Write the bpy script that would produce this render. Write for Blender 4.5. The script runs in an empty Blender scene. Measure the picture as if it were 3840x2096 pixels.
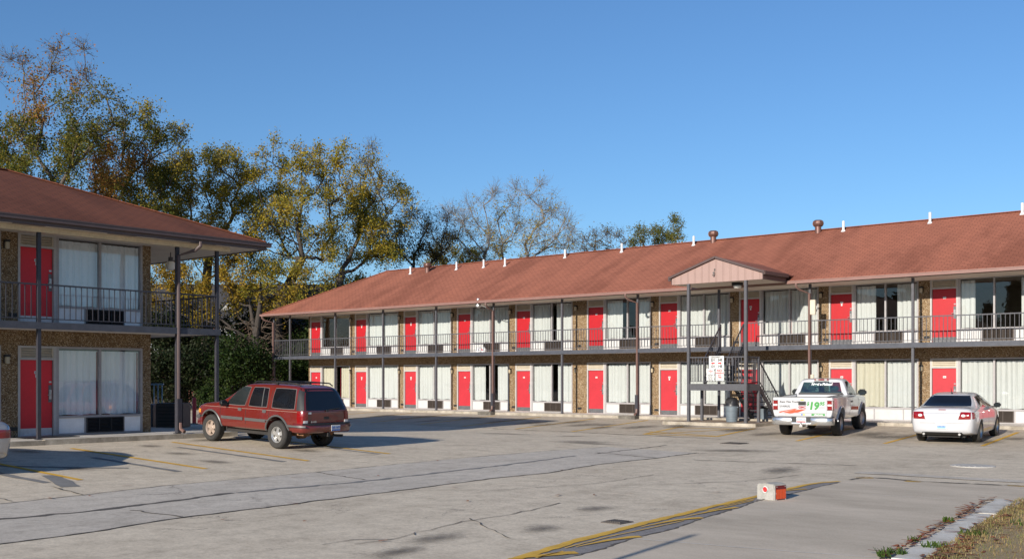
import bpy, bmesh, math, random
import numpy as np
from mathutils import Vector, Matrix
from mathutils.bvhtree import BVHTree
R = math.radians
rnd = random.Random(7)
sc = bpy.context.scene
col = sc.collection

# ------------------------------------------------------------------ helpers
class MB:
    """collects geometry, links it as ONE mesh object"""
    def __init__(s): s.v = []; s.f = []; s.mi = []; s.cur = 0
    def add(s, vs, fs):
        b = len(s.v); s.v += [tuple(p) for p in vs]
        for f in fs: s.f.append(tuple(b + i for i in f)); s.mi.append(s.cur)
        return s
    def box(s, x0, x1, y0, y1, z0, z1):
        return s.add([(x0,y0,z0),(x1,y0,z0),(x1,y1,z0),(x0,y1,z0),(x0,y0,z1),(x1,y0,z1),(x1,y1,z1),(x0,y1,z1)],
            [(0,3,2,1),(4,5,6,7),(0,1,5,4),(1,2,6,5),(2,3,7,6),(3,0,4,7)])
    def cbox(s, x0, x1, y0, y1, z0, z1, b=.01):
        """box with chamfered edges"""
        bm = bmesh.new(); bmesh.ops.create_cube(bm, size=1)
        bmesh.ops.scale(bm, vec=(x1-x0, y1-y0, z1-z0), verts=bm.verts)
        bmesh.ops.translate(bm, vec=((x0+x1)/2,(y0+y1)/2,(z0+z1)/2), verts=bm.verts)
        bmesh.ops.bevel(bm, geom=bm.edges[:], offset=b, segments=2, affect='EDGES')
        s.addbm(bm); bm.free(); return s
    def addbm(s, bm):
        bm.verts.index_update()
        return s.add([v.co[:] for v in bm.verts], [[v.index for v in f.verts] for f in bm.faces])
    def tube(s, pts, rad, n=8, cap=True):
        """round bar along a polyline; rad a number or one per point"""
        pts = [Vector(p) for p in pts]; m = len(pts)
        rs = rad if isinstance(rad, (list, tuple)) else [rad]*m
        b = len(s.v); up = None
        for i, p in enumerate(pts):
            d = ((pts[min(i+1,m-1)]-pts[max(i-1,0)])).normalized()
            if up is None: up = d.orthogonal().normalized()
            up = (up - d*up.dot(d)); up = up.normalized() if up.length > 1e-6 else d.orthogonal().normalized()
            w = d.cross(up)
            for k in range(n):
                a = 2*math.pi*k/n; s.v.append(tuple(p + (up*math.cos(a)+w*math.sin(a))*rs[i]))
        for i in range(m-1):
            for k in range(n):
                s.f.append((b+i*n+k, b+i*n+(k+1)%n, b+(i+1)*n+(k+1)%n, b+(i+1)*n+k)); s.mi.append(s.cur)
        if cap:
            s.f.append(tuple(b+k for k in reversed(range(n)))); s.mi.append(s.cur)
            s.f.append(tuple(b+(m-1)*n+k for k in range(n))); s.mi.append(s.cur)
        return s
    def bar(s, p, q, w, h=None):
        """square bar from p to q, width w across, h high"""
        h = h or w; p = Vector(p); q = Vector(q); d = (q-p).normalized()
        side = d.cross(Vector((0,0,1)))
        side = side.normalized() if side.length > 1e-4 else Vector((1,0,0))
        up = side.cross(d)
        vs = [c + side*a*w/2 + up*e*h/2 for c in (p,q) for a,e in ((-1,-1),(1,-1),(1,1),(-1,1))]
        return s.add(vs, [(3,2,1,0),(4,5,6,7),(0,1,5,4),(1,2,6,5),(2,3,7,6),(3,0,4,7)])
    def lathe(s, prof, c=(0,0,0), axis='z', n=24, cap=True):
        b = len(s.v); m = len(prof)
        for r, h in prof:
            for k in range(n):
                a = 2*math.pi*k/n; u, w = r*math.cos(a), r*math.sin(a)
                p = {'z':(u,w,h),'y':(w,h,u),'x':(h,u,w)}[axis]
                s.v.append((p[0]+c[0],p[1]+c[1],p[2]+c[2]))
        for i in range(m-1):
            for k in range(n):
                s.f.append((b+i*n+k, b+i*n+(k+1)%n, b+(i+1)*n+(k+1)%n, b+(i+1)*n+k)); s.mi.append(s.cur)
        if cap:
            s.f.append(tuple(b+k for k in reversed(range(n)))); s.mi.append(s.cur)
            s.f.append(tuple(b+(m-1)*n+k for k in range(n))); s.mi.append(s.cur)
        return s
    def prism(s, poly, d, t):
        """extrude polygon (3D pts) by vector d*t"""
        n = len(poly); d = Vector(d)*t
        vs = [Vector(p) for p in poly] + [Vector(p)+d for p in poly]
        return s.add(vs, [tuple(reversed(range(n))), tuple(range(n,2*n))] + [(i,(i+1)%n,n+(i+1)%n,n+i) for i in range(n)])
    def mesh(s, name, mats, smooth=False, angle=None):
        me = bpy.data.meshes.new(name); me.from_pydata(s.v, [], s.f)
        if not isinstance(mats, (list, tuple)): mats = [mats]
        for m in mats: me.materials.append(m)
        if len(mats) > 1: me.polygons.foreach_set('material_index', s.mi)
        bm = bmesh.new(); bm.from_mesh(me); bmesh.ops.recalc_face_normals(bm, faces=bm.faces); bm.to_mesh(me); bm.free()
        if smooth:
            me.polygons.foreach_set('use_smooth', [True]*len(me.polygons))
            me.set_sharp_from_angle(angle=R(angle or 40))
        me.update(); return me
    def build(s, name, mats, parent=None, smooth=False, loc=None, angle=None):
        return link(name, s.mesh(name, mats, smooth, angle), parent, loc)

def link(name, data, parent=None, loc=None, rotz=None):
    o = bpy.data.objects.new(name, data); col.objects.link(o)
    if parent: o.parent = parent
    if loc is not None: o.location = loc
    if rotz is not None: o.rotation_euler = (0,0,rotz)
    return o
def tag(o, label=None, cat=None, group=None, kind=None):
    if label: o['label'] = label
    if cat: o['category'] = cat
    if group: o['group'] = group
    if kind: o['kind'] = kind
    return o
def thing(name, label, cat, loc=(0,0,0), rotz=0, group=None):
    o = link(name, None, None, loc, rotz); o.empty_display_size = .3
    return tag(o, label, cat, group)
def text_mesh(txt, size, mat, bold=0, shear=0, align='CENTER', depth=.002, space=1.0):
    """lettering as a flat mesh in its own XZ plane (facing -Y), centred on the origin"""
    cu = bpy.data.curves.new('lettering', 'FONT'); cu.body = txt; cu.size = size; cu.offset = bold; cu.shear = shear
    cu.align_x = align; cu.align_y = 'CENTER'; cu.extrude = depth; cu.space_character = space; cu.resolution_u = 3
    o = bpy.data.objects.new('lettering', cu); col.objects.link(o)
    dg = bpy.context.evaluated_depsgraph_get()
    me = bpy.data.meshes.new_from_object(o.evaluated_get(dg)); bpy.data.objects.remove(o)
    me.transform(Matrix.Rotation(R(90), 4, 'X')); me.materials.clear(); me.materials.append(mat)
    return me

# ------------------------------------------------------------------ materials
def newmat(name):
    m = bpy.data.materials.new(name); m.use_nodes = True
    nt = m.node_tree; bs = nt.nodes['Principled BSDF']
    return m, nt, bs
def N(nt, t, **kw):
    n = nt.nodes.new(t)
    for k, v in kw.items():
        if k.startswith('_'): setattr(n, k[1:], v)
        else:
            key = int(k[1:]) if (k[0] == 'i' and k[1:].isdigit()) else k
            n.inputs[key].default_value = v
    return n
def L(nt, a, b): nt.links.new(a, b)
def coords(nt, scale=(1,1,1), rot=(0,0,0), kind='Object'):
    tc = N(nt, 'ShaderNodeTexCoord'); mp = N(nt, 'ShaderNodeMapping')
    mp.inputs['Scale'].default_value = scale; mp.inputs['Rotation'].default_value = rot
    L(nt, tc.outputs[kind], mp.inputs['Vector']); return mp.outputs[0]
def ramp(nt, src, stops):
    r = N(nt, 'ShaderNodeValToRGB'); e = r.color_ramp.elements
    while len(e) < len(stops): e.new(.5)
    for el, (p, c) in zip(e, stops): el.position = p; el.color = (*c, 1) if len(c) == 3 else c
    L(nt, src, r.inputs[0]); return r.outputs[0]
def mixc(nt, fac, a, b, mode='MIX'):
    m = N(nt, 'ShaderNodeMix', _data_type='RGBA', _blend_type=mode)
    for sock, v in ((m.inputs[0], fac), (m.inputs[6], a), (m.inputs[7], b)):
        if hasattr(v, 'is_output'): L(nt, v, sock)
        elif isinstance(v, (int, float)): sock.default_value = v
        else: sock.default_value = (*v, 1) if len(v) == 3 else v
    return m.outputs[2]
def noise(nt, vec, scale, detail=4, rough=.55, dist=0):
    n = N(nt, 'ShaderNodeTexNoise', Scale=scale, Detail=detail, Roughness=rough, Distortion=dist)
    L(nt, vec, n.inputs['Vector']); return n.outputs['Fac']
def bump(nt, bs, h, strength=.2, dist=.02):
    b = N(nt, 'ShaderNodeBump', Strength=strength, Distance=dist); L(nt, h, b.inputs['Height']); L(nt, b.outputs[0], bs.inputs['Normal'])
def plain(name, c, rough=.6, metal=0, var=.12, scale=6, coat=0, bumpk=0, spec=.5):
    """one colour with wear: a broad and a fine noise vary it"""
    m, nt, bs = newmat(name); v = coords(nt)
    n1 = noise(nt, v, scale, 5); n2 = noise(nt, v, scale*9, 3)
    f = N(nt, 'ShaderNodeMath', _operation='MULTIPLY_ADD', i1=.6); L(nt, n1, f.inputs[0])
    g = N(nt, 'ShaderNodeMath', _operation='MULTIPLY', i1=.4); L(nt, n2, g.inputs[0]); L(nt, g.outputs[0], f.inputs[2])
    lo = tuple(max(0, x*(1-var)) for x in c); hi = tuple(min(1, x*(1+var)) for x in c)
    L(nt, ramp(nt, f.outputs[0], [(.3, lo), (.7, hi)]), bs.inputs['Base Color'])
    bs.inputs['Roughness'].default_value = rough; bs.inputs['Metallic'].default_value = metal
    bs.inputs['Coat Weight'].default_value = coat; bs.inputs['Coat Roughness'].default_value = .05
    bs.inputs['Specular IOR Level'].default_value = spec
    if bumpk: bump(nt, bs, n2, bumpk, .01)
    return m

def asphalt_mat(name, lo, mid, hi, big=.25, seed=0, crack=True):
    m, nt, bs = newmat(name); v = coords(nt); 
    mv = N(nt, 'ShaderNodeMapping'); mv.inputs['Location'].default_value = (seed*13.1, seed*7.7, 0); L(nt, v, mv.inputs[0]); v = mv.outputs[0]
    n1 = noise(nt, v, big, 6, .6); n2 = noise(nt, v, 2.2, 6, .65); n3 = noise(nt, v, 26, 5, .8); n5 = noise(nt, v, 5.5, 5, .75)
    c = ramp(nt, n1, [(.32, mid), (.55, hi), (.75, mid)])
    c2 = ramp(nt, n2, [(.30, lo), (.5, mid), (.72, hi)])
    c = mixc(nt, .45, c, c2)
    g = ramp(nt, n3, [(.25, (.55,.55,.55)), (.5, (1,1,1)), (.78, (1.35,1.35,1.35))])
    c = mixc(nt, .75, c, g, 'MULTIPLY')
    c = mixc(nt, .7, c, ramp(nt, n5, [(.28,(.72,.71,.70)),(.5,(1,1,1)),(.75,(1.12,1.12,1.11))]), 'MULTIPLY')
    # traffic film and drips: patches of dark grime stretched along y
    vs = N(nt, 'ShaderNodeMapping'); vs.inputs['Scale'].default_value = (1.1,.35,1); L(nt, v, vs.inputs[0])
    n4 = noise(nt, vs.outputs[0], .9, 7, .7, .4)
    st = ramp(nt, n4, [(.56, (1,1,1)), (.70, (.78,.77,.76)), (.84, (.48,.46,.45))])
    c = mixc(nt, .8, c, st, 'MULTIPLY')
    if crack:
        vo = N(nt, 'ShaderNodeTexVoronoi', _feature='DISTANCE_TO_EDGE', Scale=.22); 
        wn = N(nt, 'ShaderNodeTexNoise', Scale=1.3, Detail=6, Roughness=.7); L(nt, v, wn.inputs['Vector'])
        wv = N(nt, 'ShaderNodeVectorMath', _operation='MULTIPLY_ADD'); wv.inputs[1].default_value = (1.5,1.5,0); L(nt, wn.outputs['Color'], wv.inputs[0]); L(nt, v, wv.inputs[2])
        L(nt, wv.outputs[0], vo.inputs['Vector'])
        cr = ramp(nt, vo.outputs['Distance'], [(.0, (1,1,1)), (.0018, (.8,.8,.8)), (.004, (0,0,0))])
        mask = ramp(nt, noise(nt, v, .35, 3), [(.50, (0,0,0)), (.62, (1,1,1))])
        k = mixc(nt, 1, cr, mask, 'MULTIPLY')
        c = mixc(nt, k, c, (.17,.15,.13))
    L(nt, c, bs.inputs['Base Color']); bs.inputs['Roughness'].default_value = .92
    bs.inputs['Specular IOR Level'].default_value = .25
    bump(nt, bs, n3, .35, .01)
    return m

def concrete_mat(name, lo, hi, scale=1.2, streak=None):
    m, nt, bs = newmat(name); v = coords(nt, streak or (1,1,1))
    n1 = noise(nt, v, scale, 7, .65); n2 = noise(nt, coords(nt), 40, 3, .7)
    c = ramp(nt, n1, [(.3, lo), (.68, hi)])
    c = mixc(nt, .6, c, ramp(nt, n2, [(.25,(.7,.7,.7)),(.6,(1,1,1)),(.8,(1.2,1.2,1.2))]), 'MULTIPLY')
    L(nt, c, bs.inputs['Base Color']); bs.inputs['Roughness'].default_value = .9
    bs.inputs['Specular IOR Level'].default_value = .25
    bump(nt, bs, n2, .25, .008); return m

def aggregate_mat():
    """exposed pebble wall panels"""
    m, nt, bs = newmat('pebble_panel'); v = coords(nt)
    vo = N(nt, 'ShaderNodeTexVoronoi', Scale=46); L(nt, v, vo.inputs['Vector'])
    c = ramp(nt, vo.outputs['Color'], [(.08,(.06,.04,.02)),(.28,(.19,.115,.05)),(.5,(.29,.19,.09)),(.72,(.38,.28,.16)),(.9,(.52,.44,.33))])
    d = ramp(nt, vo.outputs['Distance'], [(.25,(1,1,1)),(.75,(.45,.38,.3))])
    c = mixc(nt, 1, c, d, 'MULTIPLY')
    c = mixc(nt, .5, c, ramp(nt, noise(nt, v, 1.6, 5), [(.3,(.6,.56,.5)),(.7,(1.1,1.1,1.1))]), 'MULTIPLY')
    L(nt, c, bs.inputs['Base Color']); bs.inputs['Roughness'].default_value = .75
    bump(nt, bs, vo.outputs['Distance'], .6, .01); return m

def shingle_mat(name, base, dark, axis):
    """asphalt shingles; axis = which object axis runs along the eave"""
    m, nt, bs = newmat(name)
    tc = N(nt, 'ShaderNodeTexCoord'); sp = N(nt, 'ShaderNodeSeparateXYZ'); L(nt, tc.outputs['Object'], sp.inputs[0])
    cb = N(nt, 'ShaderNodeCombineXYZ'); L(nt, sp.outputs[0], cb.inputs[0])
    mz = N(nt, 'ShaderNodeMath', _operation='MULTIPLY', i1=2.3); L(nt, sp.outputs[2], mz.inputs[0]); L(nt, mz.outputs[0], cb.inputs[1])
    br = N(nt, 'ShaderNodeTexBrick', Scale=1.0); br.inputs['Brick Width'].default_value = .30; br.inputs['Row Height'].default_value = .145
    br.inputs['Mortar Size'].default_value = .012; br.inputs['Mortar Smooth'].default_value = .4; br.inputs['Bias'].default_value = -.2
    br.inputs['Color1'].default_value = (*base,1); br.inputs['Color2'].default_value = (*[x*.86 for x in base],1)
    br.inputs['Mortar'].default_value = (*dark,1); L(nt, cb.outputs[0], br.inputs['Vector'])
    v = tc.outputs['Object']
    mp = N(nt, 'ShaderNodeMapping'); mp.inputs['Scale'].default_value = (.55,.16,.16); mp.inputs['Rotation'].default_value = (0,0,R(38)); L(nt, v, mp.inputs[0])
    st = ramp(nt, noise(nt, mp.outputs[0], 1.3, 6, .6), [(.38,(1.07,1.05,1.03)),(.50,(.95,.94,.94)),(.62,(.70,.67,.66))])
    c = mixc(nt, .85, br.outputs['Color'], st, 'MULTIPLY')
    c = mixc(nt, .6, c, ramp(nt, noise(nt, v, 34, 3, .7), [(.25,(.85,.85,.85)),(.55,(1,1,1)),(.8,(1.15,1.15,1.15))]), 'MULTIPLY')
    L(nt, c, bs.inputs['Base Color']); bs.inputs['Roughness'].default_value = .95; bs.inputs['Specular IOR Level'].default_value = .2
    bump(nt, bs, br.outputs['Fac'], -.4, .02); return m

def glass_mat(name, tint=(.82,.88,.88), k=1.7, add=.03):
    m, nt, bs = newmat(name); nt.nodes.remove(bs); out = nt.nodes['Material Output']
    tr = N(nt, 'ShaderNodeBsdfTransparent'); tr.inputs[0].default_value = (*tint,1)
    gl = N(nt, 'ShaderNodeBsdfGlossy', Roughness=.0); gl.inputs[0].default_value = (.95,.97,1,1)
    fr = N(nt, 'ShaderNodeFresnel', IOR=1.5); ma = N(nt, 'ShaderNodeMath', _operation='MULTIPLY_ADD', i1=k, i2=add, _use_clamp=True); L(nt, fr.outputs[0], ma.inputs[0])
    ge = N(nt, 'ShaderNodeNewGeometry'); iv = N(nt, 'ShaderNodeMath', _operation='SUBTRACT', i0=1.0); L(nt, ge.outputs['Backfacing'], iv.inputs[1])
    mb_ = N(nt, 'ShaderNodeMath', _operation='MULTIPLY'); L(nt, ma.outputs[0], mb_.inputs[0]); L(nt, iv.outputs[0], mb_.inputs[1]); ma = mb_
    wv = noise(nt, coords(nt), .9, 2); b = N(nt, 'ShaderNodeBump', Strength=.03, Distance=.05); L(nt, wv, b.inputs['Height']); L(nt, b.outputs[0], gl.inputs['Normal'])
    mx = N(nt, 'ShaderNodeMixShader'); L(nt, ma.outputs[0], mx.inputs[0]); L(nt, tr.outputs[0], mx.inputs[1]); L(nt, gl.outputs[0], mx.inputs[2])
    L(nt, mx.outputs[0], out.inputs[0]); return m

def paint_mat(name, c, rough=.35, coat=.6, metal=0.0, var=.05, dirt=0.0):
    m = plain(name, c, rough, metal, var, 3, coat); 
    return m

def decal_mat(name, c, lo=.0, hi=.95, scale=4.5, maxa=.5):
    """stain on paving: dark in the middle, broken up towards the rim"""
    m, nt, bs = newmat(name); out = nt.nodes['Material Output']
    tc = N(nt, 'ShaderNodeTexCoord'); ln = N(nt, 'ShaderNodeVectorMath', _operation='LENGTH'); 
    L(nt, tc.outputs['Object'], ln.inputs[0])
    n = noise(nt, coords(nt, kind='Object'), scale, 6, .7, .6)
    s = N(nt, 'ShaderNodeMath', _operation='MULTIPLY_ADD', i1=1.5, i2=-.75); L(nt, n, s.inputs[0])
    d = N(nt, 'ShaderNodeMath', _operation='ADD'); L(nt, ln.outputs['Value'], d.inputs[0]); L(nt, s.outputs[0], d.inputs[1])
    a = ramp(nt, d.outputs[0], [(lo,(maxa,)*3), (hi,(0,0,0))])
    tr = N(nt, 'ShaderNodeBsdfTransparent'); mx = N(nt, 'ShaderNodeMixShader')
    bs.inputs['Base Color'].default_value = (*c,1); bs.inputs['Roughness'].default_value = .7
    L(nt, a, mx.inputs[0]); L(nt, tr.outputs[0], mx.inputs[1]); L(nt, bs.outputs[0], mx.inputs[2]); L(nt, mx.outputs[0], out.inputs[0])
    return m

def worn_paint(name, c, thr=.42):
    """road paint with worn-through patches"""
    m, nt, bs = newmat(name); out = nt.nodes['Material Output']; v = coords(nt)
    n = noise(nt, v, 7, 7, .75); n0 = noise(nt, v, .8, 3)
    s = N(nt, 'ShaderNodeMath', _operation='MULTIPLY_ADD', i1=.5); L(nt, n0, s.inputs[0]); L(nt, n, s.inputs[2])
    a = ramp(nt, s.outputs[0], [(thr+.22,(0,0,0)),(thr+.36,(.92,.92,.92))])
    cc = ramp(nt, noise(nt, v, 3, 5), [(.3,tuple(x*.72 for x in c)),(.7,c)])
    L(nt, cc, bs.inputs['Base Color']); bs.inputs['Roughness'].default_value = .8
    tr = N(nt, 'ShaderNodeBsdfTransparent'); mx = N(nt, 'ShaderNodeMixShader')
    L(nt, a, mx.inputs[0]); L(nt, tr.outputs[0], mx.inputs[1]); L(nt, bs.outputs[0], mx.inputs[2]); L(nt, mx.outputs[0], out.inputs[0])
    return m

def leaf_mat(name, cols, trans=.35):
    m, nt, bs = newmat(name); out = nt.nodes['Material Output']
    g = N(nt, 'ShaderNodeNewGeometry')
    n = len(cols); c = ramp(nt, g.outputs['Random Per Island'], [((i+.5)/n, k) for i, k in enumerate(cols)])
    cl = ramp(nt, noise(nt, coords(nt), .45, 4), [(.35,(.72,.82,.8)),(.65,(1.22,1.1,1))])
    c = mixc(nt, .8, c, cl, 'MULTIPLY')
    L(nt, c, bs.inputs['Base Color']); bs.inputs['Roughness'].default_value = .6; bs.inputs['Specular IOR Level'].default_value = .18
    tl = N(nt, 'ShaderNodeBsdfTranslucent'); L(nt, c, tl.inputs[0])
    mx = N(nt, 'ShaderNodeMixShader'); mx.inputs[0].default_value = trans
    L(nt, bs.outputs[0], mx.inputs[1]); L(nt, tl.outputs[0], mx.inputs[2]); L(nt, mx.outputs[0], out.inputs[0])
    return m

M = {}
M['asphalt'] = asphalt_mat('weathered_asphalt', (.28,.235,.18), (.475,.405,.315), (.60,.52,.41))
M['asphalt_row'] = asphalt_mat('stained_row_asphalt', (.23,.19,.148), (.41,.345,.265), (.52,.445,.35), .4, 9)
M['aisle'] = asphalt_mat('bluish_asphalt', (.29,.255,.215), (.43,.385,.33), (.52,.47,.405), .3, 3)
M['apron'] = concrete_mat('apron_concrete', (.38,.325,.255), (.56,.48,.385), .8, (.5,1.2,1))
M['walk'] = concrete_mat('walkway_concrete', (.46,.42,.365), (.66,.61,.54), 1.4)
M['kerb'] = concrete_mat('kerb_concrete', (.20,.17,.13), (.46,.41,.34), 2.2)
M['kerb_dark'] = concrete_mat('dark_kerb', (.05,.045,.04), (.20,.18,.15), 2.2)
M['kerbpale'] = concrete_mat('pale_kerb', (.42,.39,.34), (.60,.58,.54), 2.2)
M['pad'] = concrete_mat('rusty_pad', (.16,.10,.07), (.36,.29,.22), 2.4)
M['tar'] = plain('tar_seal', (.085,.075,.065), .9, var=.5, scale=9)
M['darkstrip'] = asphalt_mat('dark_asphalt', (.13,.12,.122), (.185,.172,.172), (.24,.225,.22), .5, 5, False)
M['yellow'] = worn_paint('yellow_road_paint', (.74,.41,.025), .12)
M['yellow_new'] = worn_paint('yellow_kerb_paint', (.68,.40,.04), .24)
M['whiteline'] = worn_paint('faded_white_paint', (.7,.68,.64), .36)
M['stain'] = decal_mat('oil_stain', (.035,.03,.026))
M['seal'] = plain('asphalt_patch', (.17,.165,.16), .9, var=.25, scale=5)
M['iron'] = plain('cast_iron', (.10,.085,.075), .8, .2, .4, 12)
M['agg'] = aggregate_mat()
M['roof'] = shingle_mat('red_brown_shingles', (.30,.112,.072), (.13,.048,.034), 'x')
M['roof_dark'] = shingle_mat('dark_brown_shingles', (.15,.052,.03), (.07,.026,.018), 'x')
M['gutter'] = plain('mauve_metal', (.22,.12,.10), .45, 0, .12, 3)
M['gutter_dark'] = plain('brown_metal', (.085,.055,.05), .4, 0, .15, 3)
M['fascia'] = plain('tan_fascia', (.33,.24,.18), .6, 0, .15, 2)
M['soffit'] = plain('cream_soffit', (.60,.53,.44), .75, 0, .10, 2)
M['beam'] = plain('cream_beam', (.62,.52,.36), .7, 0, .22, 2.5)
M['vent'] = plain('brown_vent', (.16,.115,.095), .7)
M['siding'] = plain('mauve_siding', (.31,.205,.178), .55, 0, .06, 2)
M['siding_line'] = plain('siding_groove', (.23,.15,.13), .7)
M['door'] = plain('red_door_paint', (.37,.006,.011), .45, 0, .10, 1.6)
M['door_faded'] = plain('faded_red_door_paint', (.40,.016,.026), .55, 0, .14, 1.3)
M['white_trim'] = plain('white_trim', (.40,.385,.375), .5, 0, .14, 5)
M['alu'] = plain('window_frame_paint', (.32,.30,.30), .45, .0, .15, 6)
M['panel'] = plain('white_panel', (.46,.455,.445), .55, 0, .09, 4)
M['louver'] = plain('cream_louver', (.52,.46,.37), .6, 0, .12, 5)
M['kick'] = plain('kick_plate', (.12,.12,.125), .45, .3, .3, 12)
M['kick_light'] = plain('pale_kick_plate', (.52,.50,.52), .4, .3, .2, 12)
M['grille'] = plain('brown_grille', (.075,.058,.048), .6, 0, .2, 10)
M['grille_dark'] = plain('black_grille', (.02,.02,.022), .6, 0, .2, 10)
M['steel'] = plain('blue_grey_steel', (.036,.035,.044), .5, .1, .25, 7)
M['steel_mid'] = plain('grey_steel', (.075,.074,.083), .55, .1, .22, 7)
M['metal'] = plain('brushed_metal', (.42,.41,.40), .35, .8, .1, 12)
M['plate'] = plain('white_plate', (.6,.6,.59), .5, 0, .08, 20)
M['curtain'] = plain('white_curtain', (.50,.515,.505), .9, 0, .05, 4)
M['curtain_cream'] = plain('cream_curtain', (.49,.465,.375), .9, 0, .05, 4)
M['curtain_shade_lift'] = plain('shade_lifted_white_curtain', (.86,.885,.88), .9, 0, .04, 4)  # white curtain with its colour brightened to offset the left wing's shade
M['door_shade_lift'] = plain('shade_lifted_red_door_paint', (.62,.008,.02), .45, 0, .10, 1.6)  # red door colour raised so it shows brighter in the wing's shade
M['panel_shade_lift'] = plain('shade_lifted_white_panel', (.80,.79,.78), .55, 0, .1, 4)  # white panel colour lightened to make up for shade on the wing
M['red_edge'] = plain('dark_red_lining', (.22,.01,.02), .9)
M['glass'] = glass_mat('window_glass', (.955,.96,.955), 1.3, .01)
M['glass_old'] = glass_mat('tinted_window_glass', (.94,.95,.96), 1.9, .04)
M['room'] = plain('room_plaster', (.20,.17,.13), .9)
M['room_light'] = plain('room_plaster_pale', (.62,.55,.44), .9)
M['black'] = plain('black_plastic', (.014,.014,.015), .5, 0, .2, 8)
M['lampglass'] = plain('amber_lamp_glass', (.42,.35,.24), .3, 0, .1, 8)
M['lampwhite'] = plain('frosted_glass', (.78,.76,.70), .3, 0, .05, 8)
M['pipe_white'] = plain('white_pipe', (.62,.62,.62), .5, 0, .06, 8)
M['turbine'] = plain('brown_turbine', (.15,.075,.06), .45, .3, .2, 9)
M['slab_under'] = plain('painted_slab', (.62,.58,.54), .8, 0, .12, 2)
M['slab_edge'] = plain('slab_edge_paint', (.055,.058,.072), .55, 0, .3, 4)
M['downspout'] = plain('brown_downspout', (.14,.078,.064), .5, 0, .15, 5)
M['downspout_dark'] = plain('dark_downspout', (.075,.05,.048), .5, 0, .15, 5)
# ------------------------------------------------------------------ paving
def clamp(v, a, b): return max(a, min(b, v))
def zg(x, y):
    """the lot: rises gently to each building, a shallow valley between"""
    zm = -.12-.025*clamp(-1.8-y, 0, 8.4)
    zl = -.03-.04*clamp(x-24.8, 0, 7.5); t = clamp((y+22)/10, 0, 1); zl = zl*(1-t)-.33*t
    return max(zm, zl)
def axis_coords(a, b, far):
    c = [a+i for i in range(int(b-a)+1)]
    out = []; s = 2.0; v = 0
    while v < far: v += s; out.append(v); s *= 1.5
    return [a-v for v in reversed(out)] + c + [b+v for v in out]
gx = sorted(axis_coords(-20, 60, 700)+[24.8, 32.3]); gy = sorted(axis_coords(-55, 12, 700)+[-1.8, -10.2])
mb = MB()
mb.v = [(x, y, zg(x, y)) for y in gy for x in gx]; nx = len(gx)
for j in range(len(gy)-1):
    for i in range(nx-1):
        mb.f.append((j*nx+i, j*nx+i+1, (j+1)*nx+i+1, (j+1)*nx+i)); mb.mi.append(0)
tag(mb.build('ground', M['asphalt']), kind='structure')

def drape(poly, name, mat, off, kind='structure', cut=.8, parent=None):
    """a sheet laid on the paving: polygon cut at every metre line so that it follows the slope"""
    bm = bmesh.new(); vs = [bm.verts.new((x, y, 0)) for x, y in poly]; bm.faces.new(vs)
    bmesh.ops.triangulate(bm, faces=bm.faces[:])
    xs = [p[0] for p in poly]; ys = [p[1] for p in poly]
    for g, ax in ((gx, 0), (gy, 1)):
        a = (xs, ys)[ax]
        for c in g:
            if min(a) < c < max(a):
                co = [0,0,0]; no = [0,0,0]; co[ax] = c; no[ax] = 1
                bmesh.ops.bisect_plane(bm, geom=bm.verts[:]+bm.edges[:]+bm.faces[:], plane_co=co, plane_no=no)
    cx, cy = sum(xs)/len(xs), sum(ys)/len(ys)
    # same diagonal split as the ground would make matters little: lift by the offset
    for v in bm.verts: v.co.z = zg(v.co.x, v.co.y)+off; v.co.x -= cx; v.co.y -= cy
    for f in bm.faces:
        if f.normal.z < 0: f.normal_flip()
    bm.normal_update()
    for f in bm.faces:
        if f.normal.z < 0: f.normal_flip()
    me = bpy.data.meshes.new(name); bm.to_mesh(me); bm.free(); me.materials.append(mat)
    o = link(name, me, parent, (cx, cy, 0))
    if kind: o['kind'] = kind
    return o
def dense(path, step=.35, wob=0.0, rr=None):
    out = []
    for (x0,y0),(x1,y1) in zip(path, path[1:]):
        n = max(1, int(math.hypot(x1-x0, y1-y0)/step))
        for i in range(n):
            t = i/n; a = wob*(rr.random()-.5)*2 if wob else 0; b = wob*(rr.random()-.5)*2 if wob else 0
            out.append((x0+(x1-x0)*t+a, y0+(y1-y0)*t+b))
    out.append(path[-1]); return out
def ribbon(path, name, mat, w, off, wob=0, wvar=0, step=.35, kind='structure'):
    """strip along a path on the paving; w a width or (start, end) widths"""
    rr = random.Random(len(path)*31+int(path[0][0]*100)); p = dense(path, step, wob, rr); n = len(p)
    mb = MB(); ox, oy = p[0]
    for i, (x, y) in enumerate(p):
        a = p[max(i-1,0)]; b = p[min(i+1,n-1)]; dx, dy = b[0]-a[0], b[1]-a[1]; l = math.hypot(dx, dy) or 1
        ww = (w if not isinstance(w, tuple) else w[0]+(w[1]-w[0])*i/(n-1))*(1+wvar*(rr.random()*2-1))/2
        for s in (-1, 1):
            X, Y = x-dy/l*ww*s, y+dx/l*ww*s; mb.v.append((X-ox, Y-oy, zg(X, Y)+off))
    for i in range(n-1): mb.f.append((2*i, 2*i+2, 2*i+3, 2*i+1)); mb.mi.append(0)
    o = mb.build(name, mat, loc=(ox, oy, 0))
    if kind: o['kind'] = kind
    return o

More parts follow.
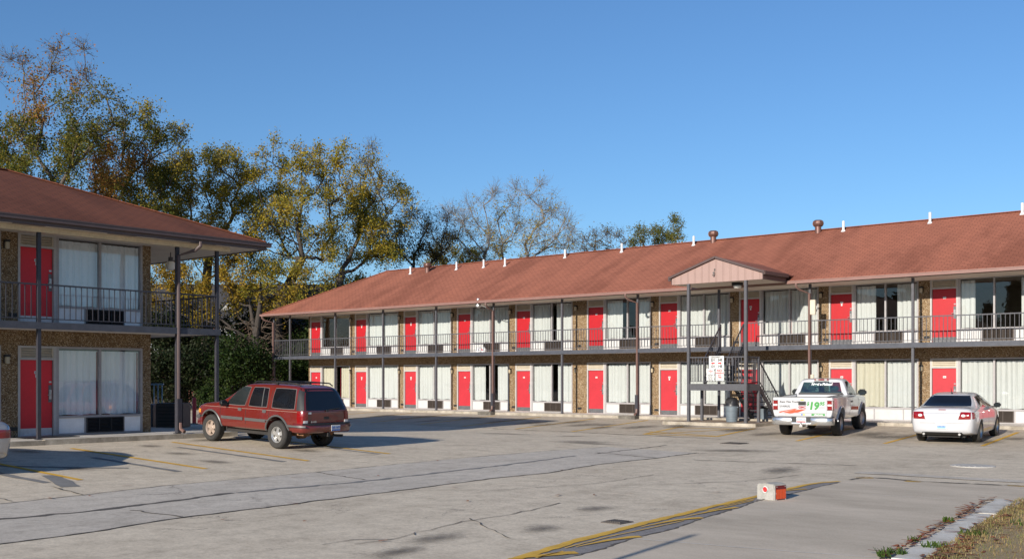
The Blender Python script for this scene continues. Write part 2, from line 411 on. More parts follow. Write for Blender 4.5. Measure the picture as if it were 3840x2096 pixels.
# drive aisle laid in a bluer mix, with its tar seams
rr = random.Random(3)
aisle = [(34.5,-60),(34.13,-33.79),(33.9,-32.28),(33.55,-30.6),(33.5,-29.04),(33.35,-26.7),(33.2,-24.95),(33.01,-22.75),(32.93,-20.7),(32.9,-18.4),(33.1,-16.0),
         (36.4,-16.6),(36.59,-18.82),(36.69,-21.49),(37.19,-23.84),(37.12,-25.5),(37.4,-28.15),(37.56,-30.23),(37.7,-31.42),(37.75,-32.85),(38.16,-34.42),(38.3,-35.66),(39.2,-60)]
drape(aisle, 'drive_aisle', M['aisle'], .004)
0 and drape([(33.1,-16.0),(30.5,-13.4),(23,-11.2),(12,-11.6),(12,-13.6),(23,-13.9),(29,-15.6),(33.0,-17.2)], 'drive_aisle', M['aisle'], .005)
0 and drape([(36.4,-17.2),(36.59,-18.6),(39.6,-18.5),(42.0,-18.2),(45.3,-18.6),(52,-18.9),(52,-17.7),(45.4,-17.4),(41.3,-16.9),(38,-16.6)], 'drive_aisle', M['aisle'], .005)
drape([(-2.2,-1.935),(50,-1.935),(50,-10.3),(33.6,-10.25),(26.8,-9.9),(23.2,-9.75),(10,-9.7),(-2.2,-9.7)], 'parking_row', M['asphalt_row'], .003)
seam = lambda p, w, wob=.03: ribbon(p, 'pavement_crack', M['tar'], w, .009, wob, .5, .18)
seam(aisle[:11], .035); seam(aisle[11:], .04)
seam([(36.02,-36.5),(36.02,-34.64),(36.09,-33.54),(35.89,-32.16),(35.55,-30.47)], .13, .05)
ribbon([(35.55,-30.47),(35.58,-29.51),(35.69,-27.79),(35.2,-23.0),(34.6,-19.5)], 'pavement_crack', M['seal'], .12, .009, .05, .6, .2)
for p, w in (([(41.47,-31.93),(41.36,-31.78),(41.27,-31.3),(41.1,-30.65),(41.05,-29.63),(40.94,-28.88),(40.73,-28.02)], .018),
    ([(41.24,-33.25),(41.23,-32.73),(41.56,-32.4)], .016), ([(41.5,-32.98),(41.56,-32.52),(41.38,-31.85)], .016),
    ([(23.22,-9.83),(26.77,-9.96),(31.41,-10.16),(33.6,-10.4)], .06), ([(34.33,-18.19),(36.59,-18.82)], .05), ([(34.58,-18.65),(34.01,-14.27)], .05),
    ([(33.34,-26.88),(35.45,-27.38)], .035), ([(36.44,-32.88),(37.72,-32.85)], .035), ([(32.2,-31.98),(33.95,-32.31)], .035),
    ([(37.62,-18.79),(39.57,-18.29),(41.32,-17.88)], .05), ([(40.9,-30.3),(41.8,-30.9),(42.6,-31.4)], .016), ([(38.6,-27.5),(39.3,-25.2),(39.1,-22.8)], .02),
    ([(40.2,-24.6),(41.2,-22.9),(41.4,-21)], .02), ([(29.5,-32.7),(31.5,-33.3),(33.9,-33.5)], .03)):
    seam(p, w, .035)

# painted bays: left lot, right lot, the hatched no-parking box
for p in ([(25.88,-28.36),(31.31,-28.18)],[(25.6,-25.41),(31.24,-25.37)],[(25.2,-31.18),(31.6,-31.13)],[(25.6,-22.66),(31.03,-22.59)],[(24.5,-34.1),(31.6,-34.0)],
          [(36.02,-9.9),(35.25,-4.0)],[(38.7,-9.6),(38.0,-3.4)],[(41.35,-9.1),(40.7,-3.2)],[(44.1,-9.1),(43.5,-3.2)],
          [(24.2,-9.6),(22.9,-2.6)],[(27.09,-9.8),(25.7,-2.6)],[(21.15,-9.31),(19.8,-2.6)],[(18.55,-9.12),(17.0,-2.6)],[(15.5,-9.2),(14.1,-2.6)],[(12.6,-9.2),(11.3,-2.6)],[(9.7,-9.2),(8.5,-2.6)],
          [(30.14,-9.63),(29.15,-5.4)],[(32.92,-9.48),(32.15,-5.3)],[(30.14,-9.63),(32.92,-9.48)],[(29.41,-6.1),(32.3,-5.9)],[(29.63,-8.5),(32.79,-9.3)],[(30.26,-9.57),(31.6,-6.2)]):
    ribbon(p, 'parking_line', M['yellow'], .125, .011, .004, .05)
# dull sealer bands over older lines
for p, w in (([(26.89,-26.04),(31.06,-25.93)], .16), ([(28.0,-28.95),(31.42,-28.91)], .16), ([(28.0,-31.95),(31.63,-31.81)], .18), ([(28.5,-22.95),(30.9,-22.85)], .12),
             ([(30.6,-31.25),(31.6,-31.5),(32.4,-31.75)], .34), ([(28.2,-31.6),(29.6,-30.3),(30.3,-29.4)], .16)):
    ribbon(p, 'sealed_patch', M['seal'], w, .007, .02, .15)
# oil stains
g_st = random.Random(21)
stain_disc = MB(); stain_disc.lathe([(1,0)], n=20, cap=False); stain_disc.f = [tuple(range(20))]; stain_disc.mi = [0]
for i, (x, y, a, b, rz) in enumerate(((36.7,-15.2,1.5,.75,.5),(31.3,-14.6,1.2,.6,.4),(30.3,-27.25,.62,.3,.2),(26.3,-26.5,.5,.35,.1),(25.2,-6.4,.9,1.5,.1),(27.9,-6.6,.8,1.6,.1),
    (33.9,-7.6,.7,1.4,-.1),(36.9,-6.2,.9,1.7,.1),(39.4,-6.2,.9,1.8,.1),(29.3,-23.9,.6,.4,0),(28.3,-26.9,.5,.35,.3),(22.4,-6.2,.8,1.5,.1),(42.35,-30.5,.3,.5,.3),(41.9,-32.0,.35,.7,.2),
    (42.3,-33.0,.3,.6,.2),(41.6,-28.3,.35,.5,.2),(34.2,-4.4,.6,1.1,0),(29.9,-30.3,.5,.35,.2),(40.6,-20.2,.5,1.2,.3),(27.0,-3.0,.5,.5,0))+tuple((8.6+2.95*k+g_st.uniform(-.5,.5), -4.4-g_st.uniform(0,3.4), g_st.uniform(.4,.75), g_st.uniform(.6,1.6), .15) for k in range(13) for _ in range(2))+((31.8,-15.2,1.7,.5,.1),(26.2,-12.6,1.6,.5,.2),(28.9,-12.2,.9,.4,.1),(25.6,-24.2,.5,.9,0),(26.1,-29.6,.7,.5,.2))):
    ca, sa = math.cos(rz), math.sin(rz)
    s = MB(); n = 20; base = zg(x, y)
    ring = [(math.cos(2*math.pi*k/n), math.sin(2*math.pi*k/n)) for k in range(n)]
    s.v = [(0,0,.013)] + [(u, w, zg(x+a*u*ca-b*w*sa, y+a*u*sa+b*w*ca)-base+.013) for u, w in ring]
    s.f = [(0, 1+k, 1+(k+1)%n) for k in range(n)]; s.mi = [0]*n
    o = s.build('oil_stain', M['stain'], loc=(x, y, base)); o.scale = (a, b, 1); o.rotation_euler = (0,0,rz); o['kind'] = 'structure'

# concrete apron, its dark swept edge and the yellow strokes
low = [(44.3,-36),(44.1,-33.0),(44.03,-31.99),(43.94,-31.25),(43.78,-30.51),(43.69,-29.42),(43.43,-28.21),(43.2,-26.76),(42.99,-25.78),(42.94,-24.81),(42.86,-23.68),(42.77,-22.98),(42.71,-22.11)]
mid = [(44.1,-36),(43.75,-33.2),(43.63,-32.42),(43.48,-31.67),(43.36,-31.1),(43.25,-30.2),(43.1,-29.3),(42.98,-28.1),(42.85,-27.1),(42.66,-25.2),(42.5,-23.6),(42.42,-22.7),(42.47,-22.2),(42.62,-21.8)]
apron = low+[(42.6,-21.2),(42.65,-20.7),(43.06,-20.66),(43.7,-20.85),(44.68,-20.68),(45.55,-20.5),(52,-19.6),(52,-22.0),(46.6,-22.6),(45.71,-23.2),(46.02,-25.36),(46.24,-27.12),(46.48,-28.82),(46.63,-29.96),(47.2,-36)]
drape(apron, 'concrete_apron', M['apron'], .012)
drape(mid+[(42.71,-22.11)]+low[::-1], 'asphalt_ramp', M['darkstrip'], .008)
ribbon(mid, 'kerb_marking', M['yellow_new'], (.17,.11), .016, .012, .15, .12)
for p, w in (([(43.60,-32.6),(43.74,-32.2),(43.82,-31.9),(43.9,-31.78)], (.05,.2)), ([(43.65,-31.46),(43.63,-30.85),(43.70,-30.4),(43.77,-30.3)], (.02,.13)), ([(43.29,-29.58),(43.26,-28.7),(43.34,-28.35),(43.41,-28.22)], (.02,.12)),
             ([(43.17,-28.29),(43.12,-27.3),(43.18,-26.8)], (.02,.10)), ([(42.6,-24.2),(42.70,-23.74),(42.79,-23.6)], (.03,.10)), ([(43.78,-32.36),(43.73,-31.8)], .03), ([(43.6,-31.6),(43.47,-30.56),(43.44,-29.74),(43.38,-28.66)], .03), ([(43.06,-27.45),(42.92,-25.8)], .03), ([(42.92,-26.73),(42.84,-25.6)], .03),
             ([(42.55,-20.95),(42.85,-20.75)], (.04,.12)), ([(43.55,-20.95),(43.85,-20.95)], (.18,.05)), ([(45.3,-20.62),(45.9,-20.5)], (.05,.15)), ([(43.05,-25.45),(43.0,-25.0)], (.05,.08))):
    ribbon(p, 'kerb_marking', M['yellow_new'], w, .020, .006, .1, .1)
ribbon(low[2:], 'pavement_crack', M['tar'], .03, .018, .02, .6, .1)
ribbon([(42.65,-21.4),(42.62,-20.7),(43.06,-20.62),(43.7,-20.85),(44.68,-20.68),(45.55,-20.5),(52,-19.6)], 'pavement_crack', M['tar'], .10, .018, .02, .7, .1)
ribbon([(42.03,-19.6),(42.8,-19.5),(43.6,-19.56),(44.33,-19.57),(45.29,-19.53),(52,-19.2)], 'gutter_strip', M['aisle'], .5, .010, .02, .2)
ribbon([(43.8,-30.50),(44.45,-30.37),(45.51,-30.2),(46.58,-29.93)], 'faded_line', M['whiteline'], .022, .018, .004, .2, .1)
for p in ([(44.0,-23.7),(45.1,-23.6)], [(43.45,-26.9),(44.3,-26.7)], [(45.3,-27.0),(45.75,-26.95)]): ribbon(p, 'faded_line', M['whiteline'], .012, .018, .004, .3, .1)

# grassy corner with a broken kerb at its rim
GE = [(46.63,-29.96),(46.48,-28.82),(46.24,-27.12),(46.02,-25.36),(45.71,-23.2)]
soil, nt_, bs_ = newmat('dry_soil')
v_ = coords(nt_); L(nt_, mixc(nt_, .6, ramp(nt_, noise(nt_, v_, 2.5, 7, .7), [(.3,(.17,.10,.05)),(.5,(.27,.19,.10)),(.7,(.22,.20,.09))]), ramp(nt_, noise(nt_, v_, 45, 3, .8), [(.3,(.4,.4,.4)),(.7,(1.5,1.5,1.5))]), 'MULTIPLY'), bs_.inputs['Base Color']); bs_.inputs['Roughness'].default_value = .95
mb = MB(); n = 14; ring = dense(GE, .6); rows = []
for i, (x, y) in enumerate([(46.9,-36)]+ring+[(46.6,-22.75),(52,-22.1)]):
    for k in range(7):
        t = k/6; mb.v.append((x+t*t*6+.18*(k > 0), y-.3*t, zg(x, y)+(-.02 if k < 2 else .03)+.05*t+rnd.uniform(-.008,.008)*(k > 1)))
m_ = len(ring)+3
for i in range(m_-1):
    for k in range(6): mb.f.append((i*7+k, i*7+k+1, (i+1)*7+k+1, (i+1)*7+k)); mb.mi.append(0)
tag(mb.build('soil_verge', soil, smooth=True), kind='structure')
kp = dense(GE, .9)
for (xa, ya), (xb, yb) in zip(kp, kp[1:]):
    mb = MB(); l = math.hypot(xb-xa, yb-ya); m = 7; w0 = rnd.uniform(.30,.38); o0 = rnd.uniform(.12,.15); dx, dy = (xb-xa)/l, (yb-ya)/l
    if dy < 0: dx, dy = -dx, -dy
    ring = []
    for k in range(m+1): ring.append((k/m*(l-.012), o0+rnd.uniform(-.02,.02)))
    for k in range(m+1): ring.append(((m-k)/m*(l-.012), o0+w0+rnd.uniform(-.05,.04)))
    px0, py0 = (xa, ya) if (yb-ya) > 0 else (xb, yb); z = zg(px0, py0)
    mb.prism([(px0+dx*t+dy*o, py0+dy*t-dx*o, z-.05) for t, o in ring], (0,0,1), .085+rnd.uniform(-.006,.008))
    tag(mb.build('broken_kerb', M['kerbpale']), kind='structure')
def blades(name, mat, pts, h, w, seed, flat=0):
    """many small blades or leaves in one mesh; pts = (x, y, z)"""
    rg = np.random.default_rng(seed); P = np.array(pts, float); n = len(P)
    az = rg.uniform(0, 2*np.pi, n); hh = h*rg.uniform(.5, 1.3, n); ww = w*rg.uniform(.6, 1.3, n)
    d = np.stack([np.cos(az), np.sin(az), np.zeros(n)], 1); s = np.stack([-np.sin(az), np.cos(az), np.zeros(n)], 1)
    lean = rg.uniform(.2, .9, n)[:,None]*(1+flat*4); up = np.array([0,0,1.0])*(1-.93*flat)
    a = P-s*ww[:,None]/2; b = P+s*ww[:,None]/2; t = P+(d*lean+up)*hh[:,None]
    c = t+s*ww[:,None]*.25; e = t-s*ww[:,None]*.25
    V = np.stack([a, b, c, e], 1).reshape(-1, 3)
    me = bpy.data.meshes.new(name); me.vertices.add(4*n); me.vertices.foreach_set('co', V.ravel().astype(np.float32))
    me.loops.add(4*n); me.loops.foreach_set('vertex_index', np.arange(4*n, dtype=np.int32)); me.polygons.add(n)
    me.polygons.foreach_set('loop_start', np.arange(0, 4*n, 4, dtype=np.int32)); me.polygons.foreach_set('loop_total', np.full(n, 4, np.int32))
    me.update(); me.validate(); me.materials.append(mat); return link(name, me)
grass_m = leaf_mat('dry_grass', [(.17,.14,.05),(.27,.19,.08),(.34,.23,.11),(.15,.17,.05),(.23,.19,.08),(.38,.28,.15)], .2)
pts = []
while len(pts) < 26000:
    y = rnd.uniform(-33,-22.9); x0 = np.interp(y, [p[1] for p in GE], [p[0] for p in GE]) if y > -29.96 else 46.63+(-29.96-y)*.05
    u = rnd.random()**1.3*4.5; x = x0+.46+u
    pts.append((x, y, zg(x0, y)+.025+.02*u/6))
tag(blades('verge_grass', grass_m, pts, .045, .008, 2), kind='stuff')
green_m = leaf_mat('weed_green', [(.06,.10,.02),(.09,.14,.025),(.05,.08,.02)], .3)
pts = []
for (cx, cy, r_, n) in ((46.6,-29.75,.08,40),(46.66,-29.9,.08,40),(46.72,-29.62,.08,40),(46.22,-26.55,.08,50),(46.5,-28.6,.06,30),(46.85,-28.9,.15,60),(46.9,-27.6,.2,60),(47.2,-26.2,.3,80)):
    for _ in range(n):
        a = rnd.uniform(0, 6.28); q = r_*math.sqrt(rnd.random()); pts.append((cx+q*math.cos(a), cy+q*math.sin(a), zg(cx, cy)+.03))
tag(blades('weeds', green_m, pts, .06, .018, 4), kind='stuff')
dead_m = leaf_mat('fallen_leaf', [(.25,.055,.02),(.33,.11,.04),(.16,.05,.025),(.36,.17,.07)], .1)
pts = []
for _ in range(620):
    t = rnd.random(); i = min(3, int(t*4)); f = t*4-i; x = GE[i][0]+(GE[i+1][0]-GE[i][0])*f; y = GE[i][1]+(GE[i+1][1]-GE[i][1])*f
    pts.append((x+rnd.choice([rnd.gauss(.05,.04), rnd.gauss(.55,.08), rnd.uniform(.6,3.5), rnd.uniform(.6,3.5)]), y, zg(x,y)+.045+rnd.uniform(0,.02)))
for _ in range(26): 
    x, y = rnd.uniform(33,43), rnd.uniform(-33,-20); pts.append((x, y, zg(x,y)+.02))
tag(blades('fallen_leaves', dead_m, pts, .05, .05, 6, .9), kind='stuff')

# walkways along both fronts and the stair pad
def kerb_slab(name, pts, z0, z1, mat, edge):
    mb = MB(); n = len(pts); mb.prism([(x, y, z0) for x, y in pts], (0,0,1), z1-z0)
    return tag(mb.build(name, [mat]), kind='structure')
kerb_slab('walkway', [(-2.3,-1.78),(50,-1.78),(50,0.02),(-.2,0.02),(-.2,7.2),(-2.3,7.2)], -.6, -.004, M['walk'], 0)
mb = MB()
for i in range(26): 
    x0 = -2.3+i*2.0; mb.box(x0+.006, x0+1.994, -1.93, -1.785, -.6, .004+rnd.uniform(-.008,.006))
tag(mb.build('kerb', M['kerb']), kind='structure')
kerb_slab('walkway', [(22.96,-60),(24.62,-60),(24.62,-22.9),(15.5,-22.9),(15.5,-24.46),(22.96,-24.46)], -.6, .092, M['walk'], 0)
mb = MB()
for i in range(19):
    y0 = -60+i*1.97; mb.box(24.625, 24.78, y0+.006, min(y0+1.964, -22.75), -.6, .098+rnd.uniform(-.012,.006))
mb.box(15.5, 24.62, -22.895, -22.75, -.6, .095)
tag(mb.build('kerb', M['kerb']), kind='structure')
mb = MB(); mb.box(27.85,31.75,-4.55,-1.94,-.6,-.07); tag(mb.build('stair_pad', M['pad']), kind='structure')
mb = MB(); mb.box(27.75,31.85,-4.68,-4.555,-.6,-.062); mb.box(31.755,31.85,-4.55,-1.94,-.6,-.064); tag(mb.build('kerb', M['kerb']), kind='structure')
for (x, y, z) in ((16.05,-1.98,-.1),(24.45,-2.0,-.1)):
    mb = MB(); mb.box(x-.5, x+.35, y-.28, -1.935, -.6, .02); tag(mb.build('splash_block', M['kerb_dark']), kind='structure')
# covers let into the paving
def cover(name, label, cat, x, y, r, mat, ribs=6, sq=False):
    mb = MB(); z = zg(x, y)
    if sq:
        mb.box(-r, r, -r, r, -.02, .014)
        for i in range(ribs): a = -r+.05+i*(2*r-.1)/(ribs-1); mb.box(a-.012, a+.012, -r+.05, r-.05, .014, .026)
    else:
        mb.lathe([(r,-.02),(r,.016),(r-.03,.020)], n=28)
        for i in range(ribs): a = -r*.6+i*1.2*r/(ribs-1); w = math.sqrt(max(.01, r*r*.7-a*a)); mb.box(a-.015, a+.015, -w, w, .018, .026)
    return tag(mb.build(name, mat, loc=(x, y, z)), label, cat)
M['manhole'] = concrete_mat('manhole_lid', (.36,.34,.31), (.5,.48,.45), 3)
cover('manhole_cover', 'round pale grey manhole cover in the paving beyond the apron', 'manhole cover', 43.33,-16.3,.48, M['manhole'])
cover('drain_grate', 'small dark square drain grate beside the yellow kerb line', 'drain grate', 42.72,-29.3,.16, M['iron'], 7, True)
cover('drain_grate', 'rusty storm drain grate in the lot behind the pickup bay', 'drain grate', 35.1,-12.2,.32, M['iron'], 8, True)
# ------------------------------------------------------------------ the two motel blocks
W_ = 4.036; ST = 2.98; SOF = 5.36; WD = 1.40
_cache = {}
def cached(key, fn):
    if key not in _cache: _cache[key] = fn()
    return _cache[key]
def m_doorpanel(mat):
    mb = MB(); mb.box(.012,.888,.045,.09,.015,2.025); return mb.mesh('door', M[mat])
def m_doorframe():
    mb = MB(); mb.box(-.06,0,-.02,.12,0,2.40); mb.box(.90,.975,-.02,.12,0,2.40); mb.box(0,.90,-.018,.12,2.03,2.085); mb.box(0,.90,-.018,.12,2.345,2.40); mb.box(0,.90,-.03,.12,-.004,.014)
    return mb.mesh('door_frame', M['white_trim'])
def m_louver():
    mb = MB(); mb.box(0,.9,.06,.1,2.085,2.345)
    for i in range(4): z = 2.09+i*.064; mb.prism([(.0,.01,z),(.0,.055,z+.05),(.0,.06,z+.062),(.0,.002,z+.008)], (1,0,0), .9)
    mb.box(0,.03,-.005,.06,2.085,2.345); mb.box(.87,.9,-.005,.06,2.085,2.345)
    return mb.mesh('transom_louver', M['louver'])
def m_handle():
    mb = MB(); mb.cbox(.795,.865,.018,.045,.98,1.24,.008); mb.tube([(.83,.02,1.10),(.83,-.03,1.10),(.73,-.035,1.095)], .012, 8)
    mb.box(.815,.845,-.0,.02,1.16,1.2)
    return mb.mesh('door_handle', M['metal'], True)
def m_backplate():
    mb = MB(); mb.box(.785,.875,.036,.046,.90,1.36); return mb.mesh('lock_plate', M['kick'])
def m_bolt():
    mb = MB(); mb.box(.80,.868,.034,.046,1.42,1.465); return mb.mesh('latch', M['metal'])
def m_numplate(two):
    mb = MB(); mb.cbox(.40,.515,.032,.046,1.66,1.735,.004)
    if two: mb.cbox(.428,.487,.032,.046,1.565,1.645,.004)
    mb.cur = 1
    for i in range(3): mb.box(.418+i*.028,.436+i*.028,.0305,.0325,1.68,1.715)
    return mb.mesh('number_plate', [M['plate'], M['steel_mid']])
def m_kick(light):
    mb = MB(); mb.box(.02,.88,.038,.046,.02,.215); return mb.mesh('kick_plate', M['kick_light' if light else 'kick'])
def m_winframe(z0):
    mb = MB(); y0, y1 = -.015,.11
    mb.box(.975,1.05,y0,y1,0,2.40); mb.box(3.475,3.535,y0,y1,0,2.40); mb.box(1.05,3.475,y0,y1,2.345,2.40); mb.box(1.05,3.475,y0-.01,y1,.465,.525); mb.box(1.05,3.475,y0,y1,.0,.05)
    mb.box(2.215,2.275,y0+.006,y1-.01,.525,2.345); mb.box(1.78,1.83,y0+.006,y1,.05,.465); mb.box(2.93,2.975,y0+.006,y1,.05,.465)
    return mb.mesh('window_frame', M['alu'])
def m_pane(a, b):
    mb = MB(); mb.box(a, b, .045, .051, .525, 2.345); return mb.mesh('glass_pane', M['glass'])
def m_pane_old(a, b):
    mb = MB(); mb.box(a, b, .045, .051, .525, 2.345); return mb.mesh('glass_pane', M['glass_old'])
def m_panel(a, b, mat='panel'):
    mb = MB(); mb.box(a,b,.01,.1,.05,.465); return mb.mesh('spandrel_panel', M[mat])
def m_grille(dark):
    mb = MB(); x0, x1 = 1.83, 2.93; mb.box(x0,x1,.03,.1,.05,.465)
    mb.box(x0,x1,-.05,.03,.05,.075); mb.box(x0,x1,-.05,.03,.44,.465); mb.box(x0,x0+.025,-.05,.03,.075,.44); mb.box(x1-.025,x1,-.05,.03,.075,.44)
    for i in range(9): z = .085+i*.039; mb.prism([(x0+.025,-.045,z),(x0+.025,.01,z+.022),(x0+.025,.016,z+.028),(x0+.025,-.04,z+.008)], (1,0,0), x1-x0-.05)
    for x in (2.2,2.56): mb.box(x-.008,x+.008,-.049,.0,.075,.44)
    return mb.mesh('air_conditioner_grille', M['grille_dark' if dark else 'grille'])
def m_lamp():
    mb = MB(); mb.cbox(-.06,.06,-.05,-.001,1.95,2.17,.01); mb.cbox(-.065,.065,-.14,-.05,2.12,2.18,.01); return mb.mesh('wall_lamp', M['black'])
def m_lampglass():
    mb = MB(); mb.cbox(-.05,.05,-.135,-.052,1.94,2.118,.012); return mb.mesh('lamp_glass', M['lampglass'])
def m_wallvent():
    mb = MB(); mb.box(-.11,.11,-.015,-.001,.17,.27)
    for i in range(3): mb.box(-.1,.1,-.022,-.015,.185+i*.028,.2+i*.028)
    return mb.mesh('wall_vent', M['black'])
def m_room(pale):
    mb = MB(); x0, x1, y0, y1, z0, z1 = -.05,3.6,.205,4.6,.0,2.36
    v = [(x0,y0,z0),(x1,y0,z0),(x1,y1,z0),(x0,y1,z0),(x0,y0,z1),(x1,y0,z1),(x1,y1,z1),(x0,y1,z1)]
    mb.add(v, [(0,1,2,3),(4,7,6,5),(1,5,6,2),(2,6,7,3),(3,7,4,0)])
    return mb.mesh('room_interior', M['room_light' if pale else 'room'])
def curtain(seed, a, b, mat, z0, z1, parent, edge=None, tie=0):
    """a gathered curtain behind the glass, from fraction a to b of the opening"""
    rg = random.Random(seed); x0 = 1.06+a*2.405; x1 = 1.06+b*2.405; n = max(10, int((x1-x0)*56))
    ph = rg.uniform(0, 6); k = rg.uniform(34, 42); mb = MB(); rows = (z0, z0+.08, z0+(z1-z0)*.3, z0+(z1-z0)*.65, z1-.1, z1)
    wob = [rg.uniform(-.012,.012) for _ in range(n+1)]
    for j, z in enumerate(rows):
        tt = j/(len(rows)-1)
        for i in range(n+1):
            x = x0+(x1-x0)*i/n; s = x+.010*math.sin(3*x+ph+tt*1.2)
            y = .115+(.075-.02*tt)*(1-abs(math.sin(k*.42*s+ph)))**1.6+.014*math.sin(k*.37*s+ph*2)+wob[i]*(1-.5*tt)
            zz = z+(.012*math.sin(9*x+ph) if j == 0 else 0)
            mb.v.append((x-(tie*(1-abs(2*tt-.9))*.12*(i/n) if tie else 0), y, zz))
    for j in range(len(rows)-1):
        for i in range(n): mb.f.append((j*(n+1)+i, j*(n+1)+i+1, (j+1)*(n+1)+i+1, (j+1)*(n+1)+i)); mb.mi.append(0)
    o = mb.build('curtain', M[mat], parent, True, angle=80)
    if edge is not None:
        e = MB(); xe = 1.06+edge*2.405; e.box(xe-.018, xe+.018, .105, .112, z0, z1-.02); e.build('curtain_lining', M['red_edge'], parent)
    return o
def motel_bay(root, x, floor, win, two, dark=False, seed=0, ac=True, old=False, lamp=True, lampx=3.66):
    z = ST*floor
    d = link('door', cached('door%d' % (2 if dark else floor), lambda: m_doorpanel('door_shade_lift' if dark else 'door' if floor else 'door_faded')), root, (x, 0, z))
    for nm, key, fn in (('door_frame','df',m_doorframe),('transom_louver','lv',m_louver),('door_handle','hd',m_handle),('lock_plate','bp',m_backplate),('latch','bt',m_bolt)):
        link(nm, cached(key, fn), d)
    link('number_plate', cached('np%d' % two, lambda: m_numplate(two)), d)
    link('kick_plate', cached('kp%d' % dark, lambda: m_kick(dark)), d)
    w = link('window', cached('wf', lambda: m_winframe(0)), root, (x, 0, z))
    tint = 'old' if old else ''
    link('glass_pane', cached('p1'+tint, lambda: (m_pane_old if old else m_pane)(1.05,2.215)), w); link('glass_pane', cached('p2'+tint, lambda: (m_pane_old if old else m_pane)(2.275,3.475)), w)
    for i, c in enumerate(win):
        curtain(seed*17+i, c[0], c[1], 'curtain_cream' if len(c) > 2 and c[2] == 'c' else 'curtain_shade_lift' if old else 'curtain', .54, 2.30, w, c[3] if len(c) > 3 else None)
    if ac:
        link('air_conditioner_grille', cached('ac%d' % dark, lambda: m_grille(dark)), root, (x, 0, z))
    else: link('spandrel_panel', cached('pf', lambda: m_panel(1.83,2.93)), w)
    pm = 'panel_shade_lift' if old else 'panel'; link('spandrel_panel', cached('pa'+pm, lambda: m_panel(1.05,1.78,pm)), w); link('spandrel_panel', cached('pb'+pm, lambda: m_panel(2.975,3.475,pm)), w)
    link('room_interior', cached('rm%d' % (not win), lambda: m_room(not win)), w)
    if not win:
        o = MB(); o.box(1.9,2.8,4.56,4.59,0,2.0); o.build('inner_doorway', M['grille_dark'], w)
    if lamp:
        l = link('wall_lamp', cached('lamp', m_lamp), root, (x+lampx, 0, z-.02)); link('lamp_glass', cached('lg', m_lampglass), l)
        link('wall_vent', cached('wv', m_wallvent), root, (x+lampx+.18, 0, z))

def railing(root, a, b, along, fixed, z=2.95, mat='steel', step=.155):
    """railing panel between two posts; along 'x' or 'y'"""
    mb = MB(); n = max(2, int(round((b-a)/step)))
    def bx(u0, u1, w, z0, z1):
        if along == 'x': mb.box(u0, u1, fixed-w/2, fixed+w/2, z0, z1)
        else: mb.box(fixed-w/2, fixed+w/2, u0, u1, z0, z1)
    bx(a, b, .04, z+.945, z+.985); bx(a, b, .03, z+.085, z+.11)
    for i in range(1, n): u = a+(b-a)*i/n; bx(u-.009, u+.009, .018, z+.11, z+.945)
    return mb.build('railing', M[mat], root)

